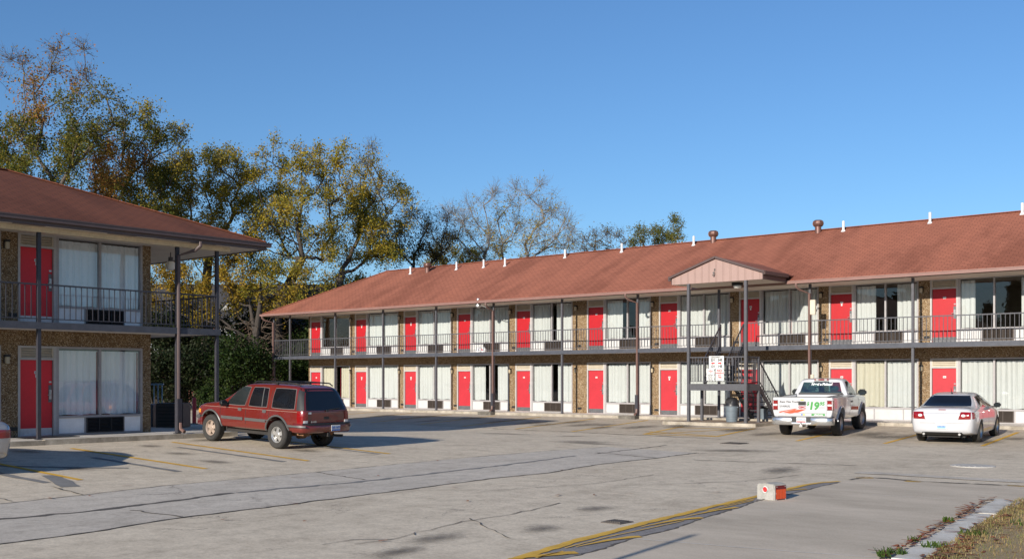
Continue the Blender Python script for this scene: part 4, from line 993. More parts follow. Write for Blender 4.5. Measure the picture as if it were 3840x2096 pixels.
def bumper(path, z0, z1, t, name, mat, root, ch=.02):
    """bar following a plan path (x, y) with a rounded face"""
    mb = MB(); n = len(path); prof = [(0,z0+ch),(0,z1-ch),(-ch,z1),(-t,z1),(-t,z0),(-ch,z0)]; nn = []
    for i in range(n):
        a, b = Vector(path[max(i-1,0)]), Vector(path[min(i+1,n-1)]); d = (b-a).normalized(); nn.append(Vector((d.y,-d.x)))
    for i, p in enumerate(path):
        for o, z in prof: q = Vector(p)+nn[i]*o; mb.v.append((q.x, q.y, z))
    K = len(prof)
    for i in range(n-1):
        for k in range(K): mb.f.append((i*K+k, i*K+(k+1)%K, (i+1)*K+(k+1)%K, (i+1)*K+k))
    mb.f += [tuple(range(K)), tuple((n-1)*K+k for k in reversed(range(K)))]; mb.mi = [0]*len(mb.f)
    return put(mb, name, mat, root)
def mirror_housing(root, x, y, z, s, mat, glass='greytrim', sc_=1):
    mb = MB(); bm = bmesh.new(); bmesh.ops.create_cube(bm, size=1); bmesh.ops.scale(bm, vec=(.11*sc_,.24*sc_,.17*sc_), verts=bm.verts); bmesh.ops.bevel(bm, geom=bm.edges[:], offset=.045*sc_, segments=3, affect='EDGES')
    bmesh.ops.translate(bm, vec=(x, y+s*.14*sc_, z), verts=bm.verts); mb.addbm(bm); bm.free(); mb.bar((x,y-s*.04,z-.06),(x,y+s*.08,z-.05),.06,.05)
    o = put(mb, 'side_mirror', mat, root); g = MB(); g.cbox(x-.062*sc_,x-.0535*sc_,y+s*.14*sc_-.09*sc_,y+s*.14*sc_+.09*sc_,z-.06*sc_,z+.06*sc_,.003); put(g, 'mirror_glass', 'cglass', o); return o
def place(root, x, y, head, zr_, zf_, wb):
    root.location = (x, y, zr_); root.rotation_euler = (0, -math.asin((zf_-zr_)/wb), R(90)-head)
def letters(parent, txt, size, mat, pos, face='rear', bold=0, shear=0, align='CENTER', name='lettering', space=1.0, tilt=0):
    """lettering on the rear of a vehicle: reads left to right seen from behind"""
    me = text_mesh(txt, size, M[mat], bold, shear, align, .0015, space); me.name = name
    o = link(name, me, parent, pos); o.rotation_euler = (tilt, 0, R(-90)) if face == 'rear' else face; return o

# ---------- maroon four-door estate wagon on big tyres
def build_suv():
    root = thing('sport_utility_vehicle', 'dark red four door sport utility vehicle with roof rack parked nose in at the kerb', 'car')
    st = [(3.40,3.39,.50,.60,.70,.70,.68,.84,.60,.90,.92),(3.33,3.30,.42,.76,.83,.72,.80,.93,.73,.985,1.01),(2.95,2.95,.41,.81,.865,.74,.83,.98,.76,1.045,1.075),(2.34,2.30,.40,.82,.865,.74,.835,1.00,.77,1.075,1.115),
      (2.20,1.64,.40,.82,.865,.74,.835,1.015,.655,1.565,1.60),(1.55,1.36,.40,.82,.865,.74,.835,1.02,.655,1.605,1.645),(.8,.8,.40,.82,.865,.74,.835,1.02,.66,1.625,1.67),(-.2,-.2,.42,.82,.865,.74,.835,1.02,.66,1.625,1.67),
      (-.72,-.56,.46,.81,.855,.76,.825,1.02,.645,1.60,1.64),(-.90,-.68,.52,.78,.82,.78,.79,1.02,.61,1.55,1.585),(-.935,-.735,.56,.74,.77,.78,.74,1.01,.56,1.50,1.525)]
    arch = [c for xx in (0, 2.72) for c in (cyl(xx,.40,.435,.50,1.2), cyl(xx,.40,.435,-1.2,-.50))]
    me = realise(loft(st, {4:.45,2:.4}, .55), 'body', arch, M['maroon']); bv = bvh_of(me); link('body', me, root)
    for s in (1,-1):
        for cs, nm in (([(1.30,1.05),(2.10,1.05),(1.66,1.535),(1.26,1.535)],'front'),([(.42,1.05),(1.16,1.05),(1.13,1.54),(.52,1.54)],'rear'),([(-.63,1.05),(.24,1.05),(.27,1.55),(-.50,1.55)],'quarter')):
            cx = sum(c[0] for c in cs)/4; cz = sum(c[1] for c in cs)/4
            f = put(patch(bv, [(cx+(c[0]-cx)*1.045, cz+(c[1]-cz)*1.07) for c in cs], 'y', s, .005, 10, 8, .16), 'window', 'seal_grey', root)
            put(patch(bv, cs, 'y', s, .009, 10, 8, .16), 'window_glass', 'cglass_tint' if nm != 'front' else 'cglass', f)
            if nm == 'rear': put(patch(bv, [(.60,1.06),(.63,1.06),(.72,1.53),(.69,1.53)], 'y', s, .013, 2, 6), 'divider_bar', 'greytrim', f)
        for x0, x1 in ((1.33,2.28),(.30,1.29)):
            put(patch(bv, [(x0+.02,.66),(x1-.03,.66),(x1-.03,.735),(x0+.02,.735)], 'y', s, .022, 8, 3), 'side_moulding', 'greytrim', root)
        for x in (1.42,.43): put(patch(bv, [(x,.90),(x+.14,.90),(x+.14,.98),(x,.98)], 'y', s, .014, 3, 3, .2), 'door_handle', 'greytrim', root)
        for x0, z0, x1, z1 in ((2.31,.48,2.31,1.0),(1.26,.48,1.24,1.56),(.30,.66,.36,1.56)):
            put(patch(bv, [(x0-.008,z0),(x0+.008,z0),(x1+.008,z1),(x1-.008,z1)], 'y', s, .0015, 1, 10), 'door_seam', 'dark', root)
        put(patch(bv, [(-.80,.985),(3.2,.95),(3.2,.957),(-.80,.992)], 'y', s, .002, 30, 1), 'pinstripe', 'alloy_rust', root)
        # lamps
        put(patch(bv, [(-.92,.66),(-.76,.66),(-.74,1.0),(-.92,1.0)], 'y', s, .012, 4, 6), 'tail_lamp', 'redlens', root)
        l = put(patch(bv, [(s*.64,.78),(s*.775,.78),(s*.775,1.0),(s*.64,1.0)], 'x', -1, .012, 4, 5), 'tail_lamp', 'redlens', root)
        put(patch(bv, [(s*.64,.69),(s*.775,.69),(s*.775,.778),(s*.64,.778)], 'x', -1, .012, 4, 3), 'reversing_lens', 'clearlens', l)
        put(patch(bv, [(3.18,.76),(3.32,.76),(3.32,.86),(3.18,.86)], 'y', s, .012, 4, 3), 'indicator', 'amber', root)
        put(patch(bv, [(s*.40,.74),(s*.70,.74),(s*.70,.88),(s*.40,.88)], 'x', 1, .01, 4, 3), 'headlight', 'clearlens', root)
        # flared arch lips
        for xx in (0, 2.72):
            mb = MB(); pts = []
            for k in range(19):
                a = R(6)+R(168)*k/18; px_, pz = xx+.455*math.cos(a), .40+.455*math.sin(a)
                h = bv.ray_cast(Vector((px_, s*4, pz)), Vector((0,-s,0)))
                pts.append((px_, (h[0].y if h[0] else s*.86)+s*.01, pz))
            mb.tube(pts, .026, 6); put(mb, 'arch_flare', 'greytrim', root)
        mirror_housing(root, 2.02, s*.84, 1.08, s, 'black')
        mb = MB(); mb.tube([(1.25,s*.56,1.65),(1.15,s*.56,1.695),(.2,s*.56,1.71),(-.42,s*.56,1.70),(-.55,s*.55,1.64)], .018, 8); mb.box(.3,.36,s*.56-.02,s*.56+.02,1.64,1.71); put(mb, 'roof_rail', 'black', root)
    for x in (.55,-.25): mb = MB(); mb.tube([(x,-.56,1.71),(x,.56,1.71)], .016, 6); put(mb, 'rack_crossbar', 'black', root)
    # tailgate glass with its black wrap pillars
    g = put(patch(bv, [(-.80,1.03),(.80,1.03),(.60,1.575),(-.60,1.575)], 'x', -1, .008, 14, 8, .10), 'rear_window', 'cglass_tint', root)
    for s in (1,-1): put(patch(bv, [(-.915,1.03),(-.70,1.03),(-.57,1.55),(-.72,1.50)], 'y', s, .008, 4, 8), 'rear_pillar', 'black', root)
    mb = MB(); mb.tube([(-.99,-.0,1.02),(-.985,-.05,1.05),(-.95,-.45,1.08)], .014, 6); mb.box(-.985,-.95,-.03,.03,1.0,1.04); put(mb, 'rear_wiper', 'black', root)
    put(patch(bv, [(-.09,.80),(.09,.80),(.09,.87),(-.09,.87)], 'x', -1, .006, 3, 2, .3), 'tailgate_latch', 'black', root)
    put(patch(bv, [(-.70,.995),(.70,.995),(.70,1.003),(-.70,1.003)], 'x', -1, .003, 12, 1), 'tailgate_seam', 'dark', root)
    put(patch(bv, [(-.12,.985),(.30,.985),(.70,1.02),(-.64,1.02)], 'x', 1, .0, 2, 2), 'grille', 'black', root)
    bumper([(-.62,-.885),(-.92,-.86),(-1.02,-.76),(-1.045,-.4),(-1.045,.4),(-1.02,.76),(-.92,.86),(-.62,.885)][::-1], .46, .70, .20, 'rear_bumper', 'maroon', root, .04)
    bumper([(-.96,-.83),(-1.035,-.74),(-1.062,-.4),(-1.062,.4),(-1.035,.74),(-.96,.83)][::-1], .655, .715, .06, 'bumper_pad', 'black', root)
    for s in (1,-1): 
        p = [(-.50,s*.897),(-.80,s*.893),(-.97,s*.85),(-1.03,s*.77)]
        bumper(p if s < 0 else p[::-1], .585, .655, .03, 'bumper_trim', 'greytrim', root) if False else None
        mb = MB(); mb.tube([(-.46,s*.885,.625),(-.80,s*.885,.625),(-.95,s*.845,.625),(-1.02,s*.775,.625)], .032, 6); put(mb, 'bumper_trim', 'greytrim', root)
    bumper([(3.05,-.87),(3.30,-.84),(3.44,-.66),(3.48,-.3),(3.48,.3),(3.44,.66),(3.30,.84),(3.05,.87)], .42, .66, .16, 'front_bumper', 'maroon', root, .03)
    bumper([(3.15,-.885),(3.33,-.85),(3.46,-.68),(3.505,-.3),(3.505,.3),(3.46,.68),(3.33,.85),(3.15,.885)], .60, .70, .10, 'bumper_pad', 'greytrim', root)
    mb = MB(); mb.box(-.75,3.3,-.45,-.38,.36,.45); mb.box(-.75,3.3,.38,.45,.36,.45); mb.tube([(0,-.7,.36),(0,.7,.36)], .05, 8); mb.lathe([(.02,-.14),(.13,-.1),(.13,.1),(.02,.14)], c=(0,0,.36), axis='y', n=14); put(mb, 'chassis', 'rustframe', root)
    mb = MB(); mb.box(.5,3.0,-.6,.6,.30,.5); mb.tube([(.3,-.35,.34),(-.9,-.45,.36),(-1.0,-.55,.36)], .035, 8); mb.box(-1.06,-.7,-.04,.04,.36,.46); put(mb, 'underbody', 'dark', root)
    sty = dict(n=5, w=.055, hub=.075, inn=.9, out=.95)
    for x, s, m in ((0,1,'alloy'),(2.72,1,'alloy_rust'),(0,-1,'alloy'),(2.72,-1,'alloy_rust')): wheel(root, x, s*.735, .365, .245, .215, s, sty, m)
    for s in (1,-1):  # inner wheel wells
        for xx in (0,2.72): mb = MB(); mb.box(xx-.43,xx+.43,s*.50-.01,s*.50+.01,.42,.95); put(mb, 'wheel_well', 'dark', root)
    # plate and badges
    mb = MB(); mb.cbox(-1.066,-1.055,-.155,.155,.50,.655,.003); p = put(mb, 'licence_plate', 'plate', root); p.location = (-.004,-.22,0)
    mb = MB(); mb.box(-1.0685,-1.0665,-.15,.15,.505,.545); put(mb, 'plate_band', 'ink_blue', p)
    letters(p, '260 NPF', .085, 'ink_blue', (-1.069,0,.592), bold=.002)
    letters(root, 'BLAZER', .055, 'chrome', (-.966,.46,.742), bold=.002, shear=.2); letters(root, 'CHEVROLET', .045, 'darkredlens', (-.966,-.48,.742), bold=.001)
    put(patch(bv, [(.52,.94),(.62,.94),(.62,.99),(.52,.99)], 'x', -1, .004, 2, 2), 'sticker', 'plate', root)
    put(patch(bv, [(-.55,.72),(-.31,.72),(-.31,.93),(-.55,.93)], 'y', -1, .003, 6, 6, 1), 'fuel_door', 'maroon', root); put(patch(bv, [(-.55,.72),(-.31,.72),(-.31,.93),(-.55,.93)], 'y', 1, .004, 6, 6, 1), 'fuel_door', 'maroon', root)
    # bonnet edge, windscreen
    put(patch(bv, [(-.66,1.13),(.66,1.13),(.56,1.56),(-.56,1.56)], 'x', 1, .006, 10, 6, .1), 'windscreen', 'cglass', root)
    return root
suv = build_suv(); place(suv, 28.44, -23.36, R(-93.2), zg(28.46,-23.36), zg(25.75,-23.5), 2.72)

# ---------- white pickup, single cab, long bed
def build_pickup():
    root = thing('pickup_truck', 'white single cab pickup with rental lettering on its tailgate, parked beside the stair', 'pickup')
    st = [(4.42,4.40,.58,.70,.80,.80,.78,1.0,.70,1.08,1.10),(4.34,4.30,.50,.88,.95,.84,.92,1.08,.84,1.18,1.21),(3.9,3.9,.47,.94,1.0,.90,.97,1.16,.88,1.235,1.265),(2.95,2.95,.47,.95,1.01,.92,.985,1.22,.92,1.27,1.30),
      (1.3,1.3,.47,.95,1.01,.92,.985,1.26,.965,1.315,1.32),(-.3,-.3,.50,.95,1.015,.92,.99,1.26,.97,1.315,1.32),(-1.10,-1.10,.58,.94,1.005,.92,.985,1.26,.97,1.315,1.32),(-1.19,-1.19,.64,.92,.985,.92,.97,1.26,.955,1.31,1.318),(-1.20,-1.20,.65,.91,.975,.92,.96,1.255,.945,1.305,1.312)]
    cut = [c for xx in (0, 3.38) for c in (cyl(xx,.46,.50,.55,1.3), cyl(xx,.46,.50,-1.3,-.55))]
    b = MB(); b.box(-1.13,1.16,-.80,.80,.82,1.6); cut.append(b.mesh('cutter', M['dark']))
    me = realise(loft(st, {2:.5,4:.5,5:.9,6:.6}, .9), 'body', cut, M['vwhite']); bv = bvh_of(me); link('body', me, root)
    cs = [(3.02,2.98,1.15,.80,.94,1.17,.93,1.20,.90,1.245,1.25),(2.95,2.28,1.15,.80,.95,1.17,.94,1.22,.72,1.79,1.815),(2.5,1.98,1.15,.80,.95,1.17,.94,1.25,.735,1.83,1.87),(1.8,1.75,1.15,.80,.95,1.17,.94,1.27,.735,1.83,1.875),(1.34,1.52,1.15,.80,.95,1.17,.94,1.27,.73,1.80,1.85),(1.26,1.46,1.15,.80,.93,1.17,.92,1.27,.70,1.77,1.815)]
    tun = MB(); tun.prism([(.9,-.73,1.335),(.9,.73,1.335),(.9,.615,1.735),(.9,-.615,1.735)], (1,0,0), 2.4)
    cm_ = realise(loft(cs, {1:1,2:1,4:.3,5:.3}, .6), 'cab', [tun.mesh('cutter', M['dark'])], M['vwhite']); cb = bvh_of(cm_); cab = link('cab', cm_, root)
    # solid shell for seating the glass
    cs_solid = realise(loft(cs, {1:1,2:1,4:.3,5:.3}, .6), 'cab_shell', [], M['vwhite']); sb = bvh_of(cs_solid); bpy.data.meshes.remove(cs_solid)
    put(patch(sb, [(-.78,1.30),(.78,1.30),(.66,1.775),(-.66,1.775)], 'x', -1, .002, 10, 6, .08, .004), 'rear_window_seal', 'black', cab)
    g = [o for o in root.children if False]
    # seal is a ring: drop its middle, then glaze it
    seal = [o for o in cab.children][0]; bm = bmesh.new(); bm.from_mesh(seal.data)
    kill = [f for f in bm.faces if abs(f.calc_center_median().y) < .70-.10*max(0,(f.calc_center_median().z-1.35)/.4) and 1.345 < f.calc_center_median().z < 1.735 and abs(f.normal.x) > .5]
    bmesh.ops.delete(bm, geom=kill, context='FACES'); bm.to_mesh(seal.data); bm.free()
    rw = MB(); rw.prism([(1.315,-.70,1.345),(1.315,.70,1.345),(1.43,.60,1.735),(1.43,-.60,1.735)], (1,0,0), .006); rwo = put(rw, 'rear_window', 'clear', cab, False)
    ws = MB(); ws.prism([(2.86,-.70,1.345),(2.86,.70,1.345),(2.38,.60,1.735),(2.38,-.60,1.735)], (1,0,0), .006); put(ws, 'windscreen', 'clear', cab, False)
    for y in (-.38,.38):
        mb = MB(); mb.cbox(1.60,1.76,y-.25,y+.25,1.30,1.40,.03); mb.cbox(1.62,1.72,y-.15,y+.15,1.42,1.60,.04); put(mb, 'seat', 'seat', root)
    mb = MB(); mb.tube([(2.2+.05*math.sin(a), .38+.19*math.cos(a), 1.36+.19*math.sin(a)) for a in [2*math.pi*k/18 for k in range(19)]], .016, 6); put(mb, 'steering_wheel', 'black', root)
    mb = MB(); mb.cbox(2.5,2.85,-.72,.72,1.28,1.37,.02); put(mb, 'dashboard', 'seat', root)
    for s in (1,-1):
        q = put(patch(sb, [(1.50,1.31),(2.62,1.28),(2.28,1.72),(1.62,1.765)], 'y', s, .004, 10, 6, .12), 'side_window', 'cglass', cab)
        put(patch(bv, [(1.32,.53),(1.34,.53),(1.34,1.30),(1.32,1.30)], 'y', s, .0015, 1, 8), 'door_seam', 'dark', root); put(patch(bv, [(2.72,.53),(2.735,.53),(2.735,1.22),(2.72,1.22)], 'y', s, .0015, 1, 8), 'door_seam', 'dark', root)
        put(patch(bv, [(1.46,1.05),(1.66,1.05),(1.66,1.11),(1.46,1.11)], 'y', s, .025, 3, 2, .3), 'door_handle', 'black', root)
        mirror_housing(root, 2.52, s*.98, 1.36, s, 'black', 'greytrim', 1.25)
        t = put(patch(bv, [(s*.80,.90),(s*.955,.90),(s*.945,1.22),(s*.80,1.22)], 'x', -1, .014, 4, 6, .06), 'tail_lamp', 'redlens', root)
        put(patch(bv, [(s*.81,1.035),(s*.95,1.035),(s*.95,1.095),(s*.81,1.095)], 'x', -1, .018, 4, 2, .1), 'reversing_lens', 'clearlens', t)
        for z in (.90,1.205): put(patch(bv, [(s*.795,z),(s*.96,z),(s*.96,z+.015),(s*.795,z+.015)], 'x', -1, .017, 4, 1), 'lens_frame', 'black', t)
        put(patch(bv, [(-1.19,.90),(-1.06,.90),(-1.03,1.22),(-1.19,1.22)], 'y', s, .012, 3, 6), 'tail_lamp', 'redlens', root)
        put(patch(bv, [(s*.55,.88),(s*.86,.88),(s*.84,1.02),(s*.55,1.02)], 'x', 1, .01, 4, 3), 'headlight', 'clearlens', root)
        for xx in (0, 3.38):
            mb = MB(); pts = []
            for k in range(17):
                a = R(4)+R(172)*k/16; px_, pz = xx+.515*math.cos(a), .46+.515*math.sin(a)
                h = bv.ray_cast(Vector((px_, s*4, pz)), Vector((0,-s,0))); pts.append((px_, (h[0].y if h[0] else s*.98)+s*.008, pz))
            mb.tube(pts, .03, 6); put(mb, 'arch_flare', 'vwhite', root)
            mb = MB(); mb.box(xx-.49,xx+.49,s*.55-.01,s*.55+.01,.45,.98); put(mb, 'wheel_well', 'dark', root)
        # printed band along the flank
        put(patch(bv, [(1.45,.80),(2.65,.74),(2.65,.86),(1.45,.92)], 'y', s, .003, 6, 2), 'flank_stripe', 'ink_orange', root)
    mb = MB(); mb.cbox(1.42,1.50,-.25,.25,1.80,1.845,.012); br = put(mb, 'brake_lamp', 'redlens', cab); mb = MB(); mb.cbox(1.412,1.44,-.19,-.10,1.808,1.838,.004); mb.cbox(1.412,1.44,.10,.19,1.808,1.838,.004); put(mb, 'brake_lamp_lens', 'clearlens', br)
    mb = MB(); mb.box(-1.19,1.2,-.81,-.79,1.321,1.345); mb.box(-1.19,1.2,.79,.81,1.321,1.345); mb.box(-1.19,-1.13,-.92,.92,1.3215,1.335); put(mb, 'bed_rail_cap', 'black', root)
    # tailgate: seams, handle, emblem, rear bumper
    tg = MB(); tg.cbox(-1.222,-1.195,-.785,.785,.70,1.30,.012); T = put(tg, 'tailgate', 'vwhite', root)
    mb = MB(); mb.cbox(-1.236,-1.221,-.125,.125,1.06,1.185,.01); mb.cur = 1; mb.cbox(-1.240,-1.235,-.075,.075,1.085,1.13,.004); put(mb, 'tailgate_handle', [M['black'], M['dark']], T) if False else mb.build('tailgate_handle', [M['black'], M['dark']], T, True)
    mb = MB(); mb.box(-1.2245,-1.2215,-.78,.78,.80,.806); put(mb, 'tailgate_crease', 'greytrim', T, False)
    mb = MB(); mb.cbox(-1.232,-1.222,-.055,.055,1.215,1.25,.006); put(mb, 'badge', 'ink_yellow', T)
    xt = -1.2236
    letters(T, 'Rent This Truck!', .082, 'ink', (xt,.735,1.165), shear=.25, align='LEFT', bold=.003, space=1.12)
    letters(T, 'U-HAUL', .088, 'ink', (xt,.735,1.02), align='LEFT', bold=.003, space=1.12)
    letters(T, 'GMC', .105, 'maroon_ink', (xt,-.0,.99), bold=.006, space=1.05)
    letters(T, '$', .15, 'ink_green', (xt,-.185,1.11), bold=.006, shear=.15); letters(T, '19', .33, 'ink_green', (xt,-.37,1.03), bold=.016, shear=.15); letters(T, '95', .155, 'ink_green', (xt,-.64,1.11), bold=.007, shear=.15)
    mb = MB(); 
    for z, a, b in ((1.005,-.55,-.72),(.985,-.545,-.73),(.962,-.545,-.73)): mb.box(xt-.001, xt+.001, b, a, z-.006, z+.004)
    mb.build('small_print', M['ink_grey'], T)
    mb = MB(); mb.box(xt-.001, xt+.001, -.73, -.30, .725, .79); gr = mb.build('green_strip', M['ink_green'], T); letters(T, 'uhaul.com', .07, 'ink_white', (xt-.0015,-.52,.757), bold=.003, shear=.15)
    z = MB(); pl = [(.76,.815),(.64,.885),(.30,.945),(.215,.945),(.30,.915),(.06,.925),(-.12,.94),(.0,.90),(.13,.84),(.22,.835),(.17,.865),(.28,.83),(.40,.80),(.47,.805),(.36,.86),(.52,.825),(.60,.82),(.52,.85),(.745,.795)]
    # zig-zag red flash as separate strokes in one emblem
    for s4 in ([(.755,.845),(.25,.945),(.16,.945),(.74,.805)],[(.62,.815),(.16,.945),(.24,.90),(.50,.80)],[(.50,.80),(.24,.90),(.04,.925),(.40,.785)],[(.42,.785),(.05,.93),(-.03,.925),(.32,.79)],[(.25,.815),(.06,.93),(-.14,.93),(.14,.82)]):
        z.prism([(xt-.0005*len(z.f)/6,a,b) for a,b in s4], (-1,0,0), .001)
    z.build('zigzag_flash', M['ink_orange'], T)
    letters(T, 'ADVENTURES', .032, 'ink_grey', (xt,.47,.765), bold=.001); mb = MB(); mb.box(xt-.001,xt+.001,-.02,.04,.735,.775); mb.build('sticker', M['ink_blue'], T); mb = MB(); mb.box(xt-.001,xt+.001,-.09,-.021,.735,.775); mb.build('sticker', M['ink_yellow'], T)
    for s in (1,-1):
        p = [(-1.37,s*.30),(-1.385,s*.34),(-1.38,s*.80),(-1.33,s*.94),(-1.20,s*1.0),(-1.05,s*1.005)]
        bumper(p[::-1] if s > 0 else p, .42, .67, .10, 'rear_bumper', 'chrome', root, .025)
        mb = MB(); mb.box(-1.34,-1.0,min(s*.80,s*.99),max(s*.80,s*.99),.672,.685); put(mb, 'corner_step', 'black', root, False)
    mb = MB(); mb.box(-1.34,-1.22,-.78,.78,.672,.690); mb.box(-1.355,-1.31,-.305,.305,.50,.672); put(mb, 'bumper_centre', 'black', root, False); bumper([(-1.372,-.34),(-1.378,0),(-1.372,.34)][::-1], .42, .52, .09, 'rear_bumper', 'chrome', root)
    mb = MB(); mb.cbox(-1.362,-1.352,-.155,.155,.515,.675,.003); p = put(mb, 'licence_plate', 'plate', root); letters(p, 'AH00196', .075, 'ink_blue', (-1.364,0,.60), bold=.001)
    mb = MB(); mb.box(-1.3645,-1.3625,-.14,.14,.522,.55); put(mb, 'plate_band', 'ink_red', p, False)
    letters(root, 'SP 3012 C', .055, 'ink_white', (-1.388,-.62,.60), bold=.003)
    mb = MB(); mb.box(-1.42,-1.0,-.05,.05,.36,.43); mb.lathe([(.03,.43),(.02,.47),(.028,.50),(.0,.53)], c=(-1.40,0,0), n=10); mb.tube([(-1.3,-.18,.42),(-1.40,-.18,.40)], .03, 8); put(mb, 'tow_hitch', 'metal', root)
    mb = MB(); mb.box(-1.1,4.0,-.5,-.42,.42,.54); mb.box(-1.1,4.0,.42,.5,.42,.54); mb.tube([(0,-.8,.40),(0,.8,.40)], .055, 8); mb.lathe([(.03,-.16),(.15,-.1),(.15,.1),(.03,.16)], c=(0,0,.40), axis='y', n=14); mb.box(-1.0,1.0,-.35,.35,.46,.60); mb.tube([(.8,-.55,.42),(-.7,-.62,.42)], .04, 8); put(mb, 'chassis', 'dark', root)
    sty = dict(n=8, w=.045, hub=.10, inn=.8, out=1.0)
    for x, s, st_ in ((0,1,0),(0,-1,0),(3.38,1,R(-9)),(3.38,-1,R(-9))): wheel(root, x, s*.855, .40, .275, .235, s, sty, 'steelwheel', st_)
    o = letters(cab, 'Need a Pickup?', .115, 'ink_white', (1.40,-.02,1.665), bold=.006, shear=.2, tilt=0)
    mb = MB(); mb.cbox(1.36,1.45,.08,.26,1.335,1.37,.006); put(mb, 'dash_clutter', 'ink_green', root); mb = MB(); mb.cbox(1.36,1.42,-.36,.02,1.335,1.362,.006); put(mb, 'dash_clutter', 'ink_yellow', root)
    return root
truck = build_pickup(); place(truck, 35.33, -7.35, R(-11.2), zg(35.33,-7.35), zg(34.67,-4.05), 3.38)

# ---------- saloon cars
def build_saloon(label, body, lampstyle, glass='cglass_tint', name='saloon_car'):
    root = thing(name, label, 'car')
    st = [(3.73,3.72,.34,.46,.60,.56,.58,.68,.50,.76,.78),(3.64,3.60,.24,.70,.80,.56,.77,.76,.64,.84,.86),(3.2,3.2,.20,.82,.90,.60,.86,.86,.74,.925,.95),(2.40,2.36,.19,.86,.925,.60,.89,.93,.76,1.0,1.03),
      (2.22,1.48,.19,.86,.925,.60,.89,.95,.585,1.405,1.44),(1.55,1.20,.19,.86,.925,.60,.895,.97,.60,1.43,1.475),(.9,.8,.19,.86,.925,.60,.895,.98,.605,1.435,1.48),(.12,.36,.20,.86,.93,.62,.895,.99,.595,1.395,1.44),(.0,.18,.20,.86,.93,.62,.895,.99,.59,1.35,1.39),
      (-.36,-.36,.21,.86,.93,.63,.89,1.00,.71,1.055,1.085),(-.62,-.60,.23,.86,.925,.63,.88,.995,.73,1.06,1.08),(-.93,-.93,.27,.83,.90,.64,.86,.97,.74,1.045,1.065),(-1.03,-1.0,.31,.78,.86,.66,.82,.93,.72,.995,1.01),(-1.08,-1.02,.40,.66,.78,.68,.76,.88,.66,.93,.94)]
    arch = [c for xx in (0, 2.765) for c in (cyl(xx,.34,.365,.55,1.2), cyl(xx,.34,.365,-1.2,-.55))]
    me = realise(loft(st, {2:.5,4:.35,5:.25}, .35), 'body', arch, M[body]); bv = bvh_of(me); link('body', me, root)
    for s in (1,-1):
        q = put(patch(bv, [(1.28,1.02),(2.06,1.0),(1.60,1.345),(1.22,1.38)], 'y', s, .005, 8, 6, .12), 'side_window', 'cglass', root); put(patch(bv, [(.20,1.06),(1.18,1.02),(1.14,1.385),(.42,1.355)], 'y', s, .005, 8, 6, .22), 'side_window', 'cglass', root)
        for x0, x1 in ((2.2,2.16),(1.22,1.20),(.28,.2)): put(patch(bv, [(x0-.006,.26),(x0+.006,.26),(x1+.006,.98),(x1-.006,.98)], 'y', s, .0012, 1, 8), 'door_seam', 'dark', root)
        for x in (1.32,.38): put(patch(bv, [(x,.86),(x+.16,.86),(x+.16,.90),(x,.90)], 'y', s, .022, 4, 2, .3), 'door_handle', 'chrome' if body == 'vwhite' else body, root)
        mirror_housing(root, 1.98, s*.90, 1.04, s, 'black' if body == 'vwhite' else body, 'greytrim', .9)
        put(patch(bv, [(.45,.40),(2.30,.40),(2.30,.425),(.45,.425)], 'y', s, .006, 10, 1), 'sill_line', body, root)
        t = put(patch(bv, [(s*.46,.735),(s*.80,.745),(s*.80,.945),(s*.53,.955)] if lampstyle == 'wedge' else [(s*.40,.72),(s*.80,.72),(s*.80,.88),(s*.44,.88)], 'x', -1, .010, 8, 5, .08), 'tail_lamp', 'redlens' if lampstyle == 'wedge' else 'darkredlens', root)
        put(patch(bv, [(-1.02,.745),(-.80,.77),(-.84,.93),(-1.0,.945)] if lampstyle == 'wedge' else [(-1.03,.72),(-.72,.74),(-.74,.86),(-1.0,.88)], 'y', s, .010, 5, 4, .1), 'tail_lamp', 'redlens' if lampstyle == 'wedge' else 'darkredlens', root)
        if lampstyle == 'wedge': put(patch(bv, [(s*.55,.81),(s*.66,.81),(s*.66,.88),(s*.55,.88)], 'x', -1, .016, 4, 4, .8), 'reversing_lens', 'clearlens', t)
        put(patch(bv, [(s*.45,.60),(s*.72,.62),(s*.70,.74),(s*.45,.70)], 'x', 1, .01, 4, 3), 'headlight', 'clearlens', root)
        for xx in (0, 2.765): mb = MB(); mb.box(xx-.36,xx+.36,s*.55-.01,s*.55+.01,.3,.72); put(mb, 'wheel_well', 'dark', root)
        mb = MB(); mb.tube([(-1.0,s*.5,.30),(-1.12,s*.5,.30)], .035, 10); put(mb, 'exhaust_tip', 'metal', root)
    put(patch(bv, [(-.70,1.09),(.70,1.09),(.555,1.385),(-.555,1.385)], 'x', -1, .006, 12, 6, .10), 'rear_window', glass, root)
    put(patch(bv, [(-.66,1.05),(.66,1.05),(.53,1.40),(-.53,1.40)], 'x', 1, .006, 10, 6, .10), 'windscreen', 'cglass', root)
    put(patch(bv, [(-.10,1.0),(.10,1.0),(.10,1.018),(-.10,1.018)], 'x', -1, .008, 4, 1), 'brake_lamp', 'darkredlens', root)
    for cs in ([(-.62,.62),(.62,.62),(.62,.626),(-.62,.626)], [(-.46,.70),(-.455,.70),(-.52,.98),(-.525,.98)], [(.455,.70),(.46,.70),(.525,.98),(.52,.98)]): put(patch(bv, cs, 'x', -1, .0015, 8, 4), 'boot_seam', 'greytrim', root)
    put(patch(bv, [(-.62,.25),(.62,.25),(.55,.355),(-.55,.355)], 'x', -1, .012, 8, 3), 'diffuser', 'black', root)
    mb = MB(); mb.cbox(-1.108,-1.09,-.17,.17,.45,.61,.004); p = put(mb, 'licence_plate', 'plate', root); mb = MB(); mb.box(-1.1105,-1.1085,-.12,.12,.465,.53); put(mb, 'plate_band', 'ink_blue' if False else M['plate_blue'], p, False)
    mb = MB()
    for k in range(6): mb.box(-1.1125,-1.1107,-.115+k*.04,-.09+k*.04,.50,.56)
